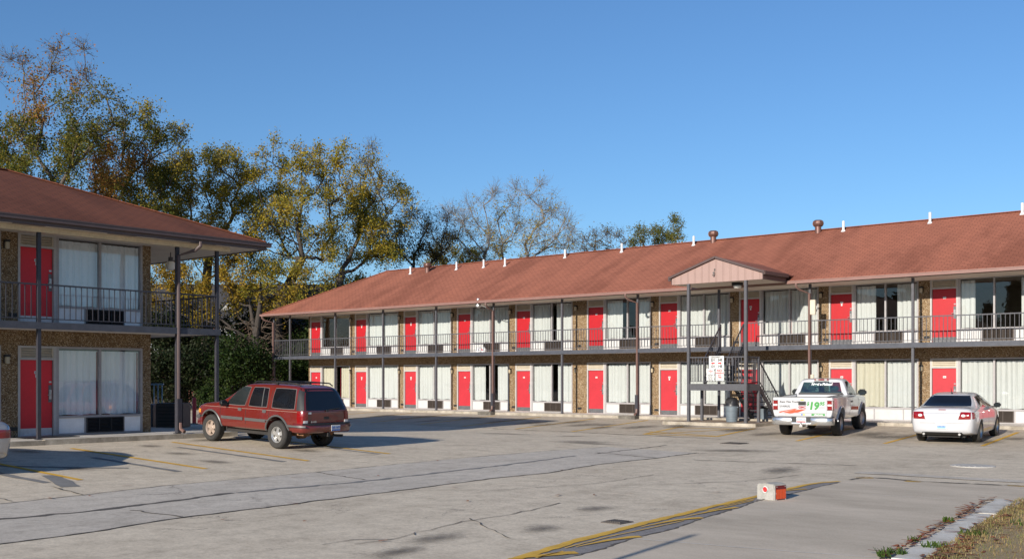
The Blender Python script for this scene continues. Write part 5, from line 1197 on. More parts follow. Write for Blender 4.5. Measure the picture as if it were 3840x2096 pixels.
    mb.build('plate_number', M['ink_blue'], p)
    mb = MB(); mb.tube([(.40,0,1.44),(.37,0,1.47),(.25,0,1.62)], [.03,.012,.005], 8); put(mb, 'antenna', 'black', root)
    mb = MB(); mb.box(-.8,3.2,-.6,.6,.19,.28); mb.tube([(0,-.7,.3),(0,.7,.3)], .04, 8); put(mb, 'underbody', 'dark', root)
    sty = dict(n=5, w=.045, hub=.07, inn=.7, out=1.0)
    for x, s in ((0,1),(0,-1),(2.765,1),(2.765,-1)): wheel(root, x, s*.795, .333, .225, .225, s, sty, 'alloy')
    return root, bv
M['plate_blue'] = flat('pale_blue_plate', (.22,.40,.60))
sal, bv_ = build_saloon('white four door saloon car with red wedge tail lamps, farthest right vehicle', 'vwhite', 'wedge'); place(sal, 40.02, -7.86, R(-7), zg(40.02,-7.86), zg(39.7,-5.1), 2.765)
letters(sal, 'DODGE', .05, 'chrome', (-1.06,.0,.83), bold=.002, space=3.2)
gold, bv_ = build_saloon('silver saloon car cut off by the left edge, red tail lamp showing', 'gold', 'bar', name='saloon_car'); place(gold, 29.02, -32.6, R(-90), zg(29.02,-32.6), zg(26.22,-32.6), 2.765)
# ------------------------------------------------------------------ smaller things
M['bin'] = plain('grey_bin_plastic', (.13,.16,.185), .5, 0, .12, 6); M['bin_lid'] = plain('black_bin_lid', (.018,.018,.02), .4, 0, .2, 6)
bin_ = thing('trash_can', 'grey round trash can with black domed lid under the stair landing', 'trash can', (30.12,-3.35,-.07))
mb = MB(); mb.lathe([(0,.0),(.215,.0),(.22,.02),(.255,.60),(.275,.61),(.275,.66),(.26,.665),(.245,.60)], n=28, cap=False)
for z in (.12,.2,.42): mb.lathe([(.226+z*.056,z),(.232+z*.056,z+.012),(.228+z*.056,z+.024)], n=28, cap=False)
for s in (1,-1): mb.cbox(s*.27-.03, s*.27+.03, -.06,.06,.56,.60,.008)
mb.build('bin_body', M['bin'], bin_, True)
mb = MB(); mb.lathe([(.285,.63),(.285,.67),(.265,.70),(.255,.80),(.22,.90),(.14,.965),(0,.985)], n=28, cap=False); mb.build('lid', M['bin_lid'], bin_, True)
mb = MB(); mb.cbox(-.11,.11,-.262,-.20,.73,.86,.01); mb.build('lid_flap', M['black'], bin_, True)
bin2 = thing('trash_can', 'small dark bin tucked behind the stair flight', 'trash can', (30.6,-1.6,-.0)); mb = MB(); mb.lathe([(0,0),(.15,0),(.18,.42),(.19,.44),(.17,.43)], n=20, cap=False); mb.build('bin_body', M['bin'], bin2, True)
mb = MB(); mb.lathe([(.195,.43),(.19,.46),(.1,.5),(0,.51)], n=20, cap=False); mb.build('lid', M['bin_lid'], bin2, True)

# signs wired to the landing railing (flat boards)
def sign(name, label, x0, x1, z0, z1):
    t = thing(name, label, 'sign', ((x0+x1)/2, -3.99, (z0+z1)/2)); w, h = (x1-x0)/2, (z1-z0)/2
    mb = MB(); mb.cbox(-w, w, -.012, -.002, -h, h, .003); mb.build('sign_board', M['plate'], t)
    mb = MB()
    for sx in (-w+.03, w-.03): mb.lathe([(.009,-.014),(.009,-.012),(.0,-.0145)], c=(sx,0,h-.03), axis='y', n=8, cap=False)
    mb.build('bolt', M['iron'], t); return t
def write(t, txt, size, mat, x, z, bold=.0, align='CENTER', space=1.0, shear=0):
    me = text_mesh(txt, size, M[mat], bold, shear, align, .001, space); me.name = 'lettering'; return link('lettering', me, t, (x, -.0135, z))
s1 = sign('direction_sign', 'white BUILDING 2 direction sign with red arrows on the landing railing', 29.47,30.13,2.035,2.525)
write(s1, 'BUILDING 2', .085, 'ink', 0,.19, .003); write(s1, '231', .135, 'ink', -.155,.085, .006); write(s1, '245', .135, 'ink', .165,.085, .006); write(s1, '131', .135, 'ink', -.155,-.165, .006); write(s1, '145', .135, 'ink', .165,-.165, .006)
mb = MB(); mb.box(-.003,.003,-.014,-.0125,-.21,.14); mb.build('divider_line', M['ink'], s1)
for sg in (-1, 1):
    cx = .155*sg; a = [(cx+sg*.085,-.04),(cx+sg*.02,.016),(cx+sg*.02,-.012),(cx-sg*.085,-.012),(cx-sg*.085,-.068),(cx+sg*.02,-.068),(cx+sg*.02,-.096)]
    mb = MB(); mb.prism([(x,-.0128,z) for x, z in a], (0,-1,0), .0015); mb.build('arrow', M['ink_red'], s1)
s2 = sign('notice_sign', 'white notice with small black lines under a red script heading, left of NO PARKING', 29.36,29.70,1.555,2.03)
write(s2, 'Red', .055, 'ink_red', .0,.195, .001, shear=.3); write(s2, 'Carpet', .085, 'ink_red', -.01,.14, .002, shear=.3); write(s2, 'Inn', .055, 'ink_red', .03,.085, .001, shear=.3)
for i, l in enumerate(('NOT', 'RESPONSIBLE', 'FOR LOST', 'OR STOLEN', 'ITEMS LEFT', 'IN VEHICLES')): write(s2, l, .042, 'ink', 0,.03-i*.048, .0015)
s3 = sign('parking_sign', 'white NO PARKING ANY TIME sign in red letters on the landing railing', 29.765,30.125,1.555,2.03)
write(s3, 'NO', .14, 'ink_red', 0,.155, .005); write(s3, 'PARKING', .085, 'ink_red', 0,.055, .003, space=.92); write(s3, 'ANY', .085, 'ink_red', 0,-.03, .003); write(s3, 'TIME', .085, 'ink_red', 0,-.11, .003)
mb = MB(); mb.box(-.10,.10,-.0145,-.0125,-.185,-.177); mb.prism([(-.13,-.0128,-.181),(-.085,-.0128,-.165),(-.085,-.0128,-.197)], (0,-1,0), .0015); mb.prism([(.13,-.0128,-.181),(.085,-.0128,-.165),(.085,-.0128,-.197)], (0,-1,0), .0015); mb.build('arrow', M['ink_red'], s3)
mb = MB()
for z in (1.66,1.80,1.96): mb.tube([(29.71,-3.97,z),(30.20,-3.97,z)], .012, 6)
o = mb.build('sign_bracket', M['black'], None); o.parent = SR; o.location = (-29.8,3.9,.07)

# concrete marker block with red reflectors
M['blockc'] = concrete_mat('block_concrete', (.27,.26,.235), (.42,.405,.375), 5); M['reflector'] = plain('red_reflector', (.55,.065,.012), .25, 0, .15, 30, .5); M['reflector_dark'] = plain('dark_red_board', (.12,.008,.008), .4, 0, .15, 12)
bk = thing('marker_block', 'pale concrete block with red reflectors standing on the yellow kerb strip', 'concrete block', (43.03,-25.38,zg(43.03,-25.38)), R(-13))
bm = bmesh.new(); bmesh.ops.create_cube(bm, size=1); bmesh.ops.scale(bm, vec=(.36,.31,.29), verts=bm.verts)
bmesh.ops.subdivide_edges(bm, edges=bm.edges[:], cuts=3, use_grid_fill=True)
for v in bm.verts:
    if v.co.z > .1: v.co.z += .012*math.sin(v.co.x*14+1); v.co.x *= .97; v.co.y *= .97
    v.co += Vector((rnd.uniform(-.003,.003), rnd.uniform(-.003,.003), rnd.uniform(-.002,.002)))
bmesh.ops.bevel(bm, geom=[e for e in bm.edges if len(e.link_faces) == 2 and e.calc_face_angle(0) > 1], offset=.012, segments=2, affect='EDGES')
bmesh.ops.translate(bm, vec=(0,0,.125), verts=bm.verts); mb = MB(); mb.addbm(bm); bm.free(); mb.build('block', M['blockc'], bk, True, angle=50)
mb = MB(); 
mb.prism([(-.065*1.25*math.copysign(1, math.cos(a)) if abs(math.cos(a)) > .99 else .055*math.cos(a), -.158, .175+.055*math.sin(a)) for a in [2*math.pi*k/24 for k in range(24)]], (0,-1,0), .006); r = mb.build('reflector_plate', M['plate'], bk)
mb = MB(); mb.lathe([(.042,-.165),(.040,-.168),(0,-.169)], c=(0,0,.175), axis='y', n=24, cap=False); mb.build('round_reflector', M['ink_red'], r)
mb = MB(); mb.cbox(.182,.190,-.125,.125,.015,.245,.006); r = mb.build('reflector_board', M['reflector_dark'], bk)
mb = MB()
for k in range(3): mb.cbox(.190,.195,-.118+k*.08,-.042+k*.08,.03,.185,.003)
mb.build('square_reflector', M['reflector'], r)
mb = MB()
for y, z in ((-.1,.225),(.1,.225),(-.11,.02),(.11,.02),(-.121,.12),(.121,.12)): mb.lathe([(.007,.19),(.0,.199)], c=(0,y,z), axis='x', n=8, cap=False)
mb.build('screw', M['metal'], r)
# bollard, cabinets and rack at the far end of the near wing
M['redpost'] = plain('red_post_paint', (.42,.02,.02), .5, 0, .2, 5)
bo = thing('bollard', 'red steel bollard standing behind the bonnet of the dark red car', 'bollard', (13.6,-16.9,zg(13.6,-16.9))); mb = MB(); mb.lathe([(.08,-.1),(.08,1.02),(.06,1.06),(0,1.08)], n=18, cap=False); mb.build('post', M['redpost'], bo, True); mb = MB(); mb.lathe([(.16,-.05),(.15,.03),(.082,.05)], n=18, cap=False); mb.build('base', M['kerb_dark'], bo, True)
M['cabinet'] = plain('blue_grey_cabinet', (.10,.12,.15), .5, .1, .2, 4); M['brownbox'] = plain('brown_cabinet', (.055,.045,.04), .6, 0, .25, 4); M['rackc'] = plain('blue_rack', (.16,.26,.36), .4, .3, .1, 6)
z0 = .09
cb = thing('utility_cabinet', 'blue grey utility cabinet against the end of the near wing', 'cabinet', (16.1,-20.6,zg(16.1,-20.6)), R(40)); mb = MB(); mb.cbox(-.45,.45,-.4,.4,0,.62,.02); mb.build('cabinet_body', M['cabinet'], cb); mb = MB(); mb.cbox(-.47,.47,-.42,.42,.622,.80,.03); mb.build('lid', M['cabinet'], cb); mb = MB(); mb.tube([(-.3,-.41,.3),(-.2,-.46,.2),(.1,-.46,.2),(.25,-.42,.34)], .02, 6); mb.build('hose', M['black'], cb)
cb = thing('utility_cabinet', 'dark brown utility cabinet beside the post of the near wing', 'cabinet', (17.2,-20.1,zg(17.2,-20.1)), R(40)); mb = MB(); mb.cbox(-.48,.48,-.45,.45,0,.86,.02); mb.build('cabinet_body', M['brownbox'], cb)
mb = MB()
for i in range(6): mb.box(-.4,.4,-.465,-.45,.1+i*.12,.13+i*.12)
mb.build('louver', M['black'], cb)
rk = thing('metal_rack', 'pale blue metal rack standing behind the utility cabinet', 'rack', (15.5,-20.0,zg(15.5,-20.0)), R(40)); mb = MB()
for i in range(7): mb.tube([(-.45+i*.15,0,0),(-.45+i*.15,0,1.5)], .022, 6)
mb.build('upright', M['rackc'], rk); mb = MB(); mb.bar((-.5,0,1.52),(.5,0,1.52),.06,.06); mb.bar((-.5,0,.4),(.5,0,.4),.05,.05); mb.build('crossbar', M['rackc'], rk)
# plastic bags on the balcony
M['bag'] = plain('white_plastic_bag', (.72,.72,.74), .35, 0, .12, 10)
for (x, r_, s_, lab) in ((14.42,.17,1,'crumpled white plastic bag on the upper walkway by a red door, left of the pair'),(14.74,.15,2,'smaller white plastic bag with red print on the upper walkway')):
    g = random.Random(s_); bm = bmesh.new(); bmesh.ops.create_icosphere(bm, subdivisions=3, radius=r_)
    for v in bm.verts: v.co *= 1+g.uniform(-.12,.12); v.co.z *= .85
    for v in bm.verts:
        if v.co.z > r_*.6: v.co.x *= .55; v.co.y *= .55; v.co.z += .03
        v.co.z = max(v.co.z, -r_*.72)
    mb = MB(); mb.addbm(bm); bm.free(); t = thing('plastic_bag', lab, 'bag', (x,-.9,2.951+r_*.72)); mb.build('bag_body', M['bag'], t, True, angle=70)
    mb = MB(); mb.tube([(-.03,0,r_*.7),(-.06,0,r_*1.15),(.0,.01,r_*1.3)], .012, 5); mb.tube([(.03,0,r_*.7),(.06,0,r_*1.1),(.02,.02,r_*1.25)], .012, 5); mb.build('handle', M['bag'], t)
    if s_ == 2: mb = MB(); mb.cbox(-.05,.05,-r_*1.02,-r_*.9,-.02,.07,.01); mb.build('print', M['ink_red'], t)
# block of flats beyond the trees and the fence before it
M['brick'] = plain('shade_darkened_brick', (.14,.055,.04), .85, 0, .3, 14); M['shed_roof'] = plain('dark_roofing', (.03,.03,.036), .9, 0, .25, 3); M['lap'] = plain('grey_lap_siding', (.34,.34,.34), .7, 0, .1, 3); M['blind'] = plain('window_blind', (.45,.48,.52), .6, 0, .15, 8)  # brick and roof colours kept dark to carry the trees' shade
ap = thing('apartment_building', 'shade-darkened brick apartment building with a black mansard roof behind the trees', 'building', (-19,6.5,-.12), math.atan2(7.2,8.5))
mb = MB(); mb.box(-13,16,0,9,0,5.9); mb.build('wall', M['brick'], ap)
mb = MB(); v = [(-13.4,-.5,5.85),(16.4,-.5,5.85),(16.4,9.5,5.85),(-13.4,9.5,5.85),(-12.6,.9,9.0),(15.6,.9,9.0),(15.6,8.2,9.0),(-12.6,8.2,9.0)]; mb.add(v, [(3,2,1,0),(4,5,6,7),(0,1,5,4),(1,2,6,5),(2,3,7,6),(3,0,4,7)]); mb.build('roof', M['shed_roof'], ap)
for k, x in enumerate((-10.5,-5.25,.8,7.0,12.5)):
    mb = MB(); mb.box(x-.75,x+.75,-.05,-.002,.3,5.84); mb.build('siding_panel', M['lap'], ap)
    for z in (1.0,3.9):
        mb = MB(); mb.box(x-.5,x+.5,-.09,-.052,z,z+1.4); w_ = mb.build('window', M['blind'], ap); mb = MB(); mb.box(x-.56,x+.56,-.11,-.092,z-.06,z); mb.box(x-.56,x+.56,-.11,-.092,z+1.4,z+1.46); mb.box(x-.56,x-.5,-.11,-.092,z,z+1.4); mb.box(x+.5,x+.56,-.11,-.092,z,z+1.4); mb.build('frame', M['lap'], w_)
    if k in (2, 3):
        mb = MB(); mb.prism([(x-1.6,.0,6.0),(x+1.6,.0,6.0),(x,.0,7.6)], (0,1,0), 1.2); d_ = mb.build('dormer', M['lap'], ap); mb = MB(); mb.bar((x-1.85,-.02,5.9),(x,-.02,7.75),.16,.06); mb.bar((x+1.85,-.02,5.9),(x,-.02,7.75),.16,.06); mb.build('dormer_trim', M['shed_roof'], d_)
M['fence'] = plain('black_fence_board', (.025,.022,.02), .9, 0, .3, 6)
fe = thing('board_fence', 'low black board fence in front of the brick apartment building', 'fence', (-10,-6,-.12), math.atan2(7.2,8.5)); mb = MB()
for i in range(110): mb.box(-14+i*.16, -14+i*.16+.15, -.02,.02,0,1.75+.03*math.sin(i*1.7))
mb.build('boards', M['fence'], fe); mb = MB(); mb.box(-14,3.6,.021,.07,.4,.5); mb.box(-14,3.6,.021,.07,1.3,1.4); mb.build('rail', M['fence'], fe)

po = thing('signpost', 'thin steel post out of frame whose streak of shade falls across the concrete apron', 'post', (45.8,-40.6,zg(45.8,-40.6))); mb = MB(); mb.tube([(0,0,-.3),(0,0,3.7)], .04, 10); mb.build('pole', M['steel_mid'], po, True); mb = MB(); mb.lathe([(.16,-.1),(.15,.03),(.07,.05)], n=16, cap=False); mb.build('base', M['iron'], po, True)
# ------------------------------------------------------------------ trees and shrubs
def bark(name, c): return plain(name, c, .9, 0, .35, 5, 0, .4)
M['bark'] = bark('grey_brown_bark', (.085,.068,.055)); M['bark_pale'] = bark('pale_grey_bark', (.20,.18,.165)); M['bark_dark'] = bark('dark_bark', (.045,.036,.03))
LEAF = {
 'yellowgreen': leaf_mat('yellow_green_leaves', [(.17,.18,.03),(.36,.28,.035),(.23,.215,.03),(.44,.32,.04),(.14,.15,.025),(.47,.33,.04),(.28,.24,.035),(.36,.24,.035)], .45),
 'gold': leaf_mat('golden_leaves', [(.40,.25,.03),(.28,.22,.03),(.44,.27,.03),(.18,.17,.025),(.32,.20,.03)], .45),
 'green': leaf_mat('mixed_green_leaves', [(.085,.11,.02),(.14,.14,.025),(.10,.12,.025),(.22,.18,.03),(.07,.095,.02),(.26,.19,.03)], .45),
 'rust': leaf_mat('rust_leaves', [(.33,.14,.045),(.40,.19,.05),(.25,.17,.04),(.40,.16,.045),(.19,.16,.03),(.30,.21,.045)], .45),
 'brown': leaf_mat('sparse_brown_leaves', [(.13,.095,.04),(.10,.09,.025),(.18,.11,.05),(.22,.18,.04)], .4),
 'shrub': leaf_mat('shrub_leaves', [(.014,.03,.006),(.024,.045,.008),(.012,.024,.005),(.045,.065,.012),(.018,.034,.006)], .3),  # leaf colours darkened to hold the tree shade falling on the shrubs
 'shrubshade': leaf_mat('shaded_shrub_leaves', [(.008,.015,.004),(.012,.02,.005),(.015,.023,.006),(.018,.019,.006)], .15)}  # darker still: shade of the trees painted into the leaf colour
def unit(v): return v/np.linalg.norm(v)
def leaves(name, pts, mat, size, seed, parent, droop=.3):
    g = np.random.default_rng(seed); P = np.array(pts, float); n = len(P)
    if not n: return None
    a = g.normal(0, 1, (n,3)); a[:,2] -= droop; a /= np.linalg.norm(a, axis=1)[:,None]; b = np.cross(a, g.normal(0, 1, (n,3))); b /= np.linalg.norm(b, axis=1)[:,None]
    l = (size*g.uniform(.6, 1.35, n))[:,None]; w = l*g.uniform(.55,.85,(n,1)); nn = np.cross(a, b)
    v0 = P; v1 = P+a*l*.45+b*w*.5+nn*l*.08; v2 = P+a*l; v3 = P+a*l*.45-b*w*.5+nn*l*.08
    V = np.stack([v0, v1, v2, v3], 1).reshape(-1, 3); me = bpy.data.meshes.new(name); me.vertices.add(4*n); me.vertices.foreach_set('co', V.ravel().astype(np.float32))
    me.loops.add(4*n); me.loops.foreach_set('vertex_index', np.arange(4*n, dtype=np.int32)); me.polygons.add(n); me.polygons.foreach_set('loop_start', np.arange(0,4*n,4,dtype=np.int32)); me.polygons.foreach_set('loop_total', np.full(n,4,np.int32))
    me.update(); me.materials.append(mat); return link(name, me, parent)
RT = np.array([.7609,.6489,0]); DP = np.array([-.6489,.7609,0])
_tseed = [40]
def grown(label, x, y, trunk, lobes, foliage, bark_):
    """a tree from its trunk line and crown lobes: limbs branch to every lobe, twigs and leaves fill it.
    trunk and lobes are metres (along the tree line, up); each lobe gets its own place in depth"""
    _tseed[0] += 1; g = np.random.default_rng(_tseed[0]); root = thing('tree', label, 'tree', (x, y, -.3), 0, 'trees standing behind the motel')
    nodes = [RT*u+np.array([0,0,z]) for u, z in trunk]; par = [i-1 for i in range(len(nodes))]
    top = nodes[-1]; nt = len(nodes)
    L_ = [(RT*l[0]+DP*g.uniform(-1.7,1.7)+np.array([0,0,l[1]]), l[2], l[3], l[4] if len(l) > 4 else foliage) for l in lobes]
    # a few more lobes fore and aft so that the crown has the same fullness from the side
    for c, r, dn, lf in list(L_):
        if g.random() < .35 and r > .5: L_.append((c+DP*math.copysign(g.uniform(1.5,3.2), g.uniform(-1,1))+np.array([0,0,g.uniform(-1.2,-.1)]), r*.9, dn*.8, lf))
    order = sorted(range(len(L_)), key=lambda i: np.linalg.norm(L_[i][0]-top)); lob = {}
    cost = [0.0]*nt
    for i in order:
        c = L_[i][0]; best = None
        for j in range(max(1, nt-2), len(nodes)):
            v = c-nodes[j]; d = np.linalg.norm(v); h = math.hypot(v[0], v[1]); k = d*1.0+cost[j]*.30+max(0, .55*h-v[2])*1.1
            if best is None or k < best[0]: best = (k, j, d)
        j = best[1]; mid = nodes[j]+(c-nodes[j])*.5+np.array([0,0,-.05*best[2]])+g.normal(0,.05,3)*best[2]
        nodes.append(mid); par.append(j); cost.append(cost[j]+best[2]*.5); nodes.append(c); par.append(len(nodes)-2); cost.append(cost[j]+best[2]); lob[len(nodes)-1] = i
    n = len(nodes); w = [0.0]*n
    for k in lob: w[k] += L_[lob[k]][1]**2
    for k in range(n-1, 0, -1): w[par[k]] += w[k]
    rad = lambda q: .011+.026*math.sqrt(q)*(1+.9*min(1, q/25))
    tr = MB(); tw = MB(); P = [nodes[0]]
    tr.tube([tuple(p) for p in nodes[:nt]], [rad(w[k])*(1.25 if k == 0 else 1) for k in range(nt)], 9)
    for k in range(nt, n):
        a, b = nodes[par[k]], nodes[k]; m = 4; pts = []
        for q in range(m+1):
            t = q/m; pts.append(tuple(a+(b-a)*t+(g.normal(0,.022,3)*np.linalg.norm(b-a) if 0 < q < m else 0)))
        r0 = min(rad(w[par[k]])*.8, rad(w[k])*1.15); r1 = rad(w[k])*.9
        tr.tube(pts, [r0+(r1-r0)*q/m for q in range(m+1)], 6, False)
    lp = {}
    for k, i in lob.items():
        c, r, dn, lf = L_[i]; out = c-nodes[par[par[k]]]; out = unit(out+np.array([0,0,.6*np.linalg.norm(out)])); nt_ = int(10+12*(dn < .3)+4*r)
        tips = []
        for _ in range(nt_):
            d = unit(g.normal(0,1,3)*.8+out*.55); l = r*g.uniform(.75,1.45)*(1.12 if dn < .3 else 1); a = c+g.normal(0,.12,3)*r; pts = [a]
            dd = d
            for q in range(4): dd = unit(dd+g.normal(0,.16,3)+np.array([0,0,.05])); pts.append(pts[-1]+dd*l/4)
            tw.tube([tuple(p) for p in pts], [.013,.010,.008,.006,.004], 3, False); tips.append((pts, dd))
            for _2 in range(5 if dn < .3 else 3):
                q = g.integers(1, 4); a2 = pts[q]; d2 = unit(dd+g.normal(0,.7,3)+np.array([0,0,.15])); l2 = l*g.uniform(.25,.5); p2 = [a2, a2+d2*l2*.5+g.normal(0,.04,3)*l2, a2+d2*l2]
                tw.tube([tuple(p) for p in p2], [.006,.005,.003], 3, False); tips.append((p2, d2))
        m = g.poisson(1250*dn*(r/1.1)**2); pl = lp.setdefault(lf, [])
        for _ in range(m):
            pts, dd = tips[g.integers(len(tips))]; t = g.uniform(.15,1)*(len(pts)-1); q = min(len(pts)-2, int(t)); pl.append(pts[q]+(pts[q+1]-pts[q])*(t-q)+g.normal(0,.17,3))
    tr.build('trunk', M[bark_], root, True, angle=80); tw.build('twigs', M[bark_], root, True, angle=80)
    for lf, pl in lp.items():
        if pl: leaves('crown', pl, LEAF[lf], .128, _tseed[0], root)
    return root
grown('tree at the left edge with a bare reddish top over the near wing roof', -13.3, -12.3, [(0, -0.3), (0.2, 10.2), (0.7, 14.2)], [(-0.2, 21.3, 0.71, 0.08, 'rust'), (0.7, 20.8, 0.71, 0.08, 'rust'), (0.1, 19.4, 0.94, 0.2, 'rust'), (0.0, 16.6, 1.06, 0.6, 'rust'), (0.7, 17.5, 1.06, 0.4, 'rust'), (0.2, 15.0, 1.18, 1), (-0.9, 16.6, 1.18, 0.5), (-1.2, 14.5, 1.18, 0.9), (1.2, 14.5, 1.06, 0.9)], 'green', 'bark')
grown('tallest tree above the near wing, leaning bare limb and red tinged twigs on top', -9.3, -11.6, [(0, -0.3), (0.5, 10.0), (0.7, 12.9)], [(-0.2, 19.8, 1.03, 0.22, 'rust'), (0.7, 20.6, 0.8, 0.12, 'rust'), (1.6, 21.2, 0.64, 0.1, 'rust'), (-1.1, 18.4, 1.03, 0.3, 'rust'), (-0.2, 18.4, 1.03, 0.3, 'rust'), (0.7, 18.7, 1.03, 0.3, 'rust'), (1.9, 19.3, 0.91, 0.2, 'rust'), (3.0, 18.3, 1.03, 0.4), (1.8, 17.1, 1.14, 0.6), (-0.2, 16.6, 1.14, 0.5, 'rust'), (-1.4, 16.1, 1.03, 0.6), (3.3, 16.8, 1.03, 0.45), (2.5, 15.7, 1.14, 0.9), (0.9, 15.2, 1.26, 1), (-0.6, 14.8, 1.26, 1), (1.8, 14.0, 1.26, 1), (0.2, 13.4, 1.14, 1), (-1.1, 13.4, 1.03, 1)], 'green', 'bark')
grown('spreading tree with rusty orange patches just right of the tallest one', -9.3, -6.3, [(0, -0.3), (-0.7, 10.5), (-1.5, 12.9)], [(-0.7, 17.1, 1.02, 0.5), (0.2, 17.8, 0.78, 0.45), (1.5, 17.5, 0.85, 0.8, 'yellowgreen'), (2.4, 17.1, 0.8, 0.8, 'yellowgreen'), (3.0, 16.6, 0.53, 0.6), (1.8, 16.1, 1.09, 0.9), (0.5, 15.7, 1.09, 0.9, 'rust'), (-1.0, 15.4, 1.09, 0.9, 'rust'), (-2.3, 14.9, 1.09, 1, 'rust'), (0.0, 14.4, 1.22, 1, 'rust'), (1.5, 14.6, 1.09, 1), (-1.6, 13.7, 1.09, 1, 'rust'), (0.1, 13.2, 1.09, 1), (1.8, 13.2, 1.09, 1), (2.7, 15.0, 0.85, 0.7, 'yellowgreen'), (3.4, 15.8, 0.44, 0.5), (1.2, 12.2, 1.09, 1), (2.4, 12.0, 0.85, 1), (-1.0, 12.9, 1.09, 1), (-0.5, 16.1, 0.97, 0.7), (1.0, 17.1, 0.87, 0.6), (-2.2, 14.1, 1.09, 1), (2.2, 13.9, 0.97, 1)], 'green', 'bark')
grown('full yellow green tree right behind the end of the near wing roof', -11.0, 0.1, [(0, -0.3), (0.0, 8.6), (0.3, 11.3)], [(-1.9, 15.0, 1.01, 1), (-1.1, 16.0, 0.87, 0.9), (0.3, 16.6, 0.87, 0.9), (0.6, 17.2, 0.58, 0.7), (1.1, 15.8, 1.06, 1), (-0.5, 14.7, 1.19, 1), (2.4, 16.0, 0.74, 0.6), (2.4, 14.7, 1.19, 1), (1.1, 14.2, 1.19, 1), (-1.7, 13.4, 1.19, 1), (0.0, 12.9, 1.19, 1), (1.9, 12.9, 1.33, 1), (3.2, 13.9, 1.06, 0.9), (-1.9, 11.9, 1.06, 1), (3.2, 12.3, 1.06, 0.8), (1.1, 11.5, 1.19, 0.9), (-0.5, 11.3, 1.06, 0.9), (2.4, 11.0, 1.06, 0.8), (1.3, 17.1, 0.58, 0.4), (2.0, 16.4, 0.66, 0.6), (-1.3, 15.5, 0.95, 0.8), (3.2, 15.8, 0.69, 0.6), (0.5, 10.2, 1.06, 0.9), (-1.1, 10.2, 1.06, 0.9), (1.9, 9.7, 1.06, 0.8)], 'yellowgreen', 'bark')
grown('broadest tree, golden green with forked dark limbs, at the corner of the long block', -7.4, 3.2, [(0, -0.3), (-0.1, 6.0), (0.7, 8.1), (1.6, 10.0)], [(-1.1, 16.8, 0.74, 0.7), (-0.3, 17.7, 0.58, 0.6), (0.0, 16.0, 1.06, 0.85), (1.3, 17.3, 0.74, 0.8), (1.6, 15.8, 1.19, 0.95), (2.6, 17.1, 0.74, 0.7), (2.9, 15.5, 1.19, 0.95), (4.3, 17.4, 0.69, 0.75), (4.0, 16.0, 1.06, 0.9), (0.0, 14.5, 1.19, 0.75), (1.6, 13.9, 1.19, 0.75), (3.2, 13.7, 1.33, 0.85), (-0.3, 12.3, 1.19, 0.65), (1.3, 11.8, 1.19, 0.6), (3.4, 11.8, 1.33, 0.75), (-1.1, 10.7, 1.06, 0.7), (0.5, 10.2, 1.06, 0.5), (2.7, 10.0, 0.93, 0.4), (4.5, 14.5, 1.06, 0.9), (-1.3, 15.0, 0.93, 0.8), (1.6, 8.1, 1.01, 0.7), (-0.3, 8.6, 1.01, 0.8), (-1.6, 9.2, 1.01, 0.8), (1.1, 12.9, 1.19, 0.8), (0.0, 11.5, 1.06, 0.8), (-1.6, 10.2, 0.95, 0.8), (2.7, 11.3, 1.06, 0.7), (3.7, 10.0, 0.95, 0.6), (1.9, 8.9, 0.95, 0.7), (0.5, 8.9, 0.95, 0.7), (3.2, 8.6, 0.85, 0.6), (-0.9, 7.6, 0.95, 0.8)], 'yellowgreen', 'bark_dark')
grown('golden tree leaning right with a bare tip over the hipped end of the long roof', -9.3, 8.2, [(0, -0.3), (0.9, 7.4), (1.7, 9.4)], [(2.8, 16.5, 1.13, 0.75), (4.0, 17.0, 1.02, 0.3), (3.9, 18.2, 0.62, 0.06), (4.5, 15.9, 1.13, 0.5), (5.7, 15.6, 0.94, 0.7), (6.0, 14.5, 0.99, 0.6), (3.7, 14.5, 1.28, 0.8), (2.4, 14.2, 1.13, 0.9), (4.5, 13.1, 1.28, 0.85), (2.8, 12.2, 1.28, 0.9), (4.5, 11.4, 1.28, 0.9), (6.0, 12.8, 0.99, 0.45), (2.0, 10.5, 1.13, 0.8), (3.7, 10.4, 1.13, 0.9), (1.4, 9.1, 0.99, 0.8), (2.6, 8.8, 0.99, 0.9), (5.1, 10.5, 0.99, 0.9), (4.0, 11.9, 1.13, 0.8), (3.0, 13.5, 1.13, 0.8)], 'yellowgreen', 'bark')
grown('low golden branches hanging behind the balcony end of the near wing', -5.9, 0.5, [(0, -0.3), (-0.1, 4.3), (-0.5, 6.6)], [(-6.1, 8.6, 0.84, 1), (-5.3, 7.3, 0.84, 1), (-6.4, 6.7, 0.71, 1), (-4.1, 8.3, 0.84, 0.9), (-3.0, 8.9, 0.84, 0.8), (-3.8, 7.0, 0.84, 1), (-5.1, 9.4, 0.84, 0.7), (-2.0, 7.5, 0.89, 1), (-1.1, 6.7, 0.76, 0.9), (-0.6, 8.1, 0.89, 0.9), (-0.1, 6.7, 0.71, 0.7), (-2.0, 9.4, 0.84, 0.6), (-1.3, 10.3, 0.91, 0.6), (-3.9, 5.8, 0.41, 0.8), (1.0, 6.8, 0.76, 0.6), (2.0, 7.2, 0.71, 0.6), (-2.8, 6.3, 0.66, 0.9), (-6.4, 9.6, 0.76, 0.8), (-5.8, 7.8, 0.86, 1), (-4.8, 8.3, 0.86, 1), (-4.6, 6.8, 0.81, 1), (-3.0, 7.3, 0.86, 1), (-2.3, 8.3, 0.86, 1), (-6.5, 7.8, 0.71, 1)], 'gold', 'bark_dark')
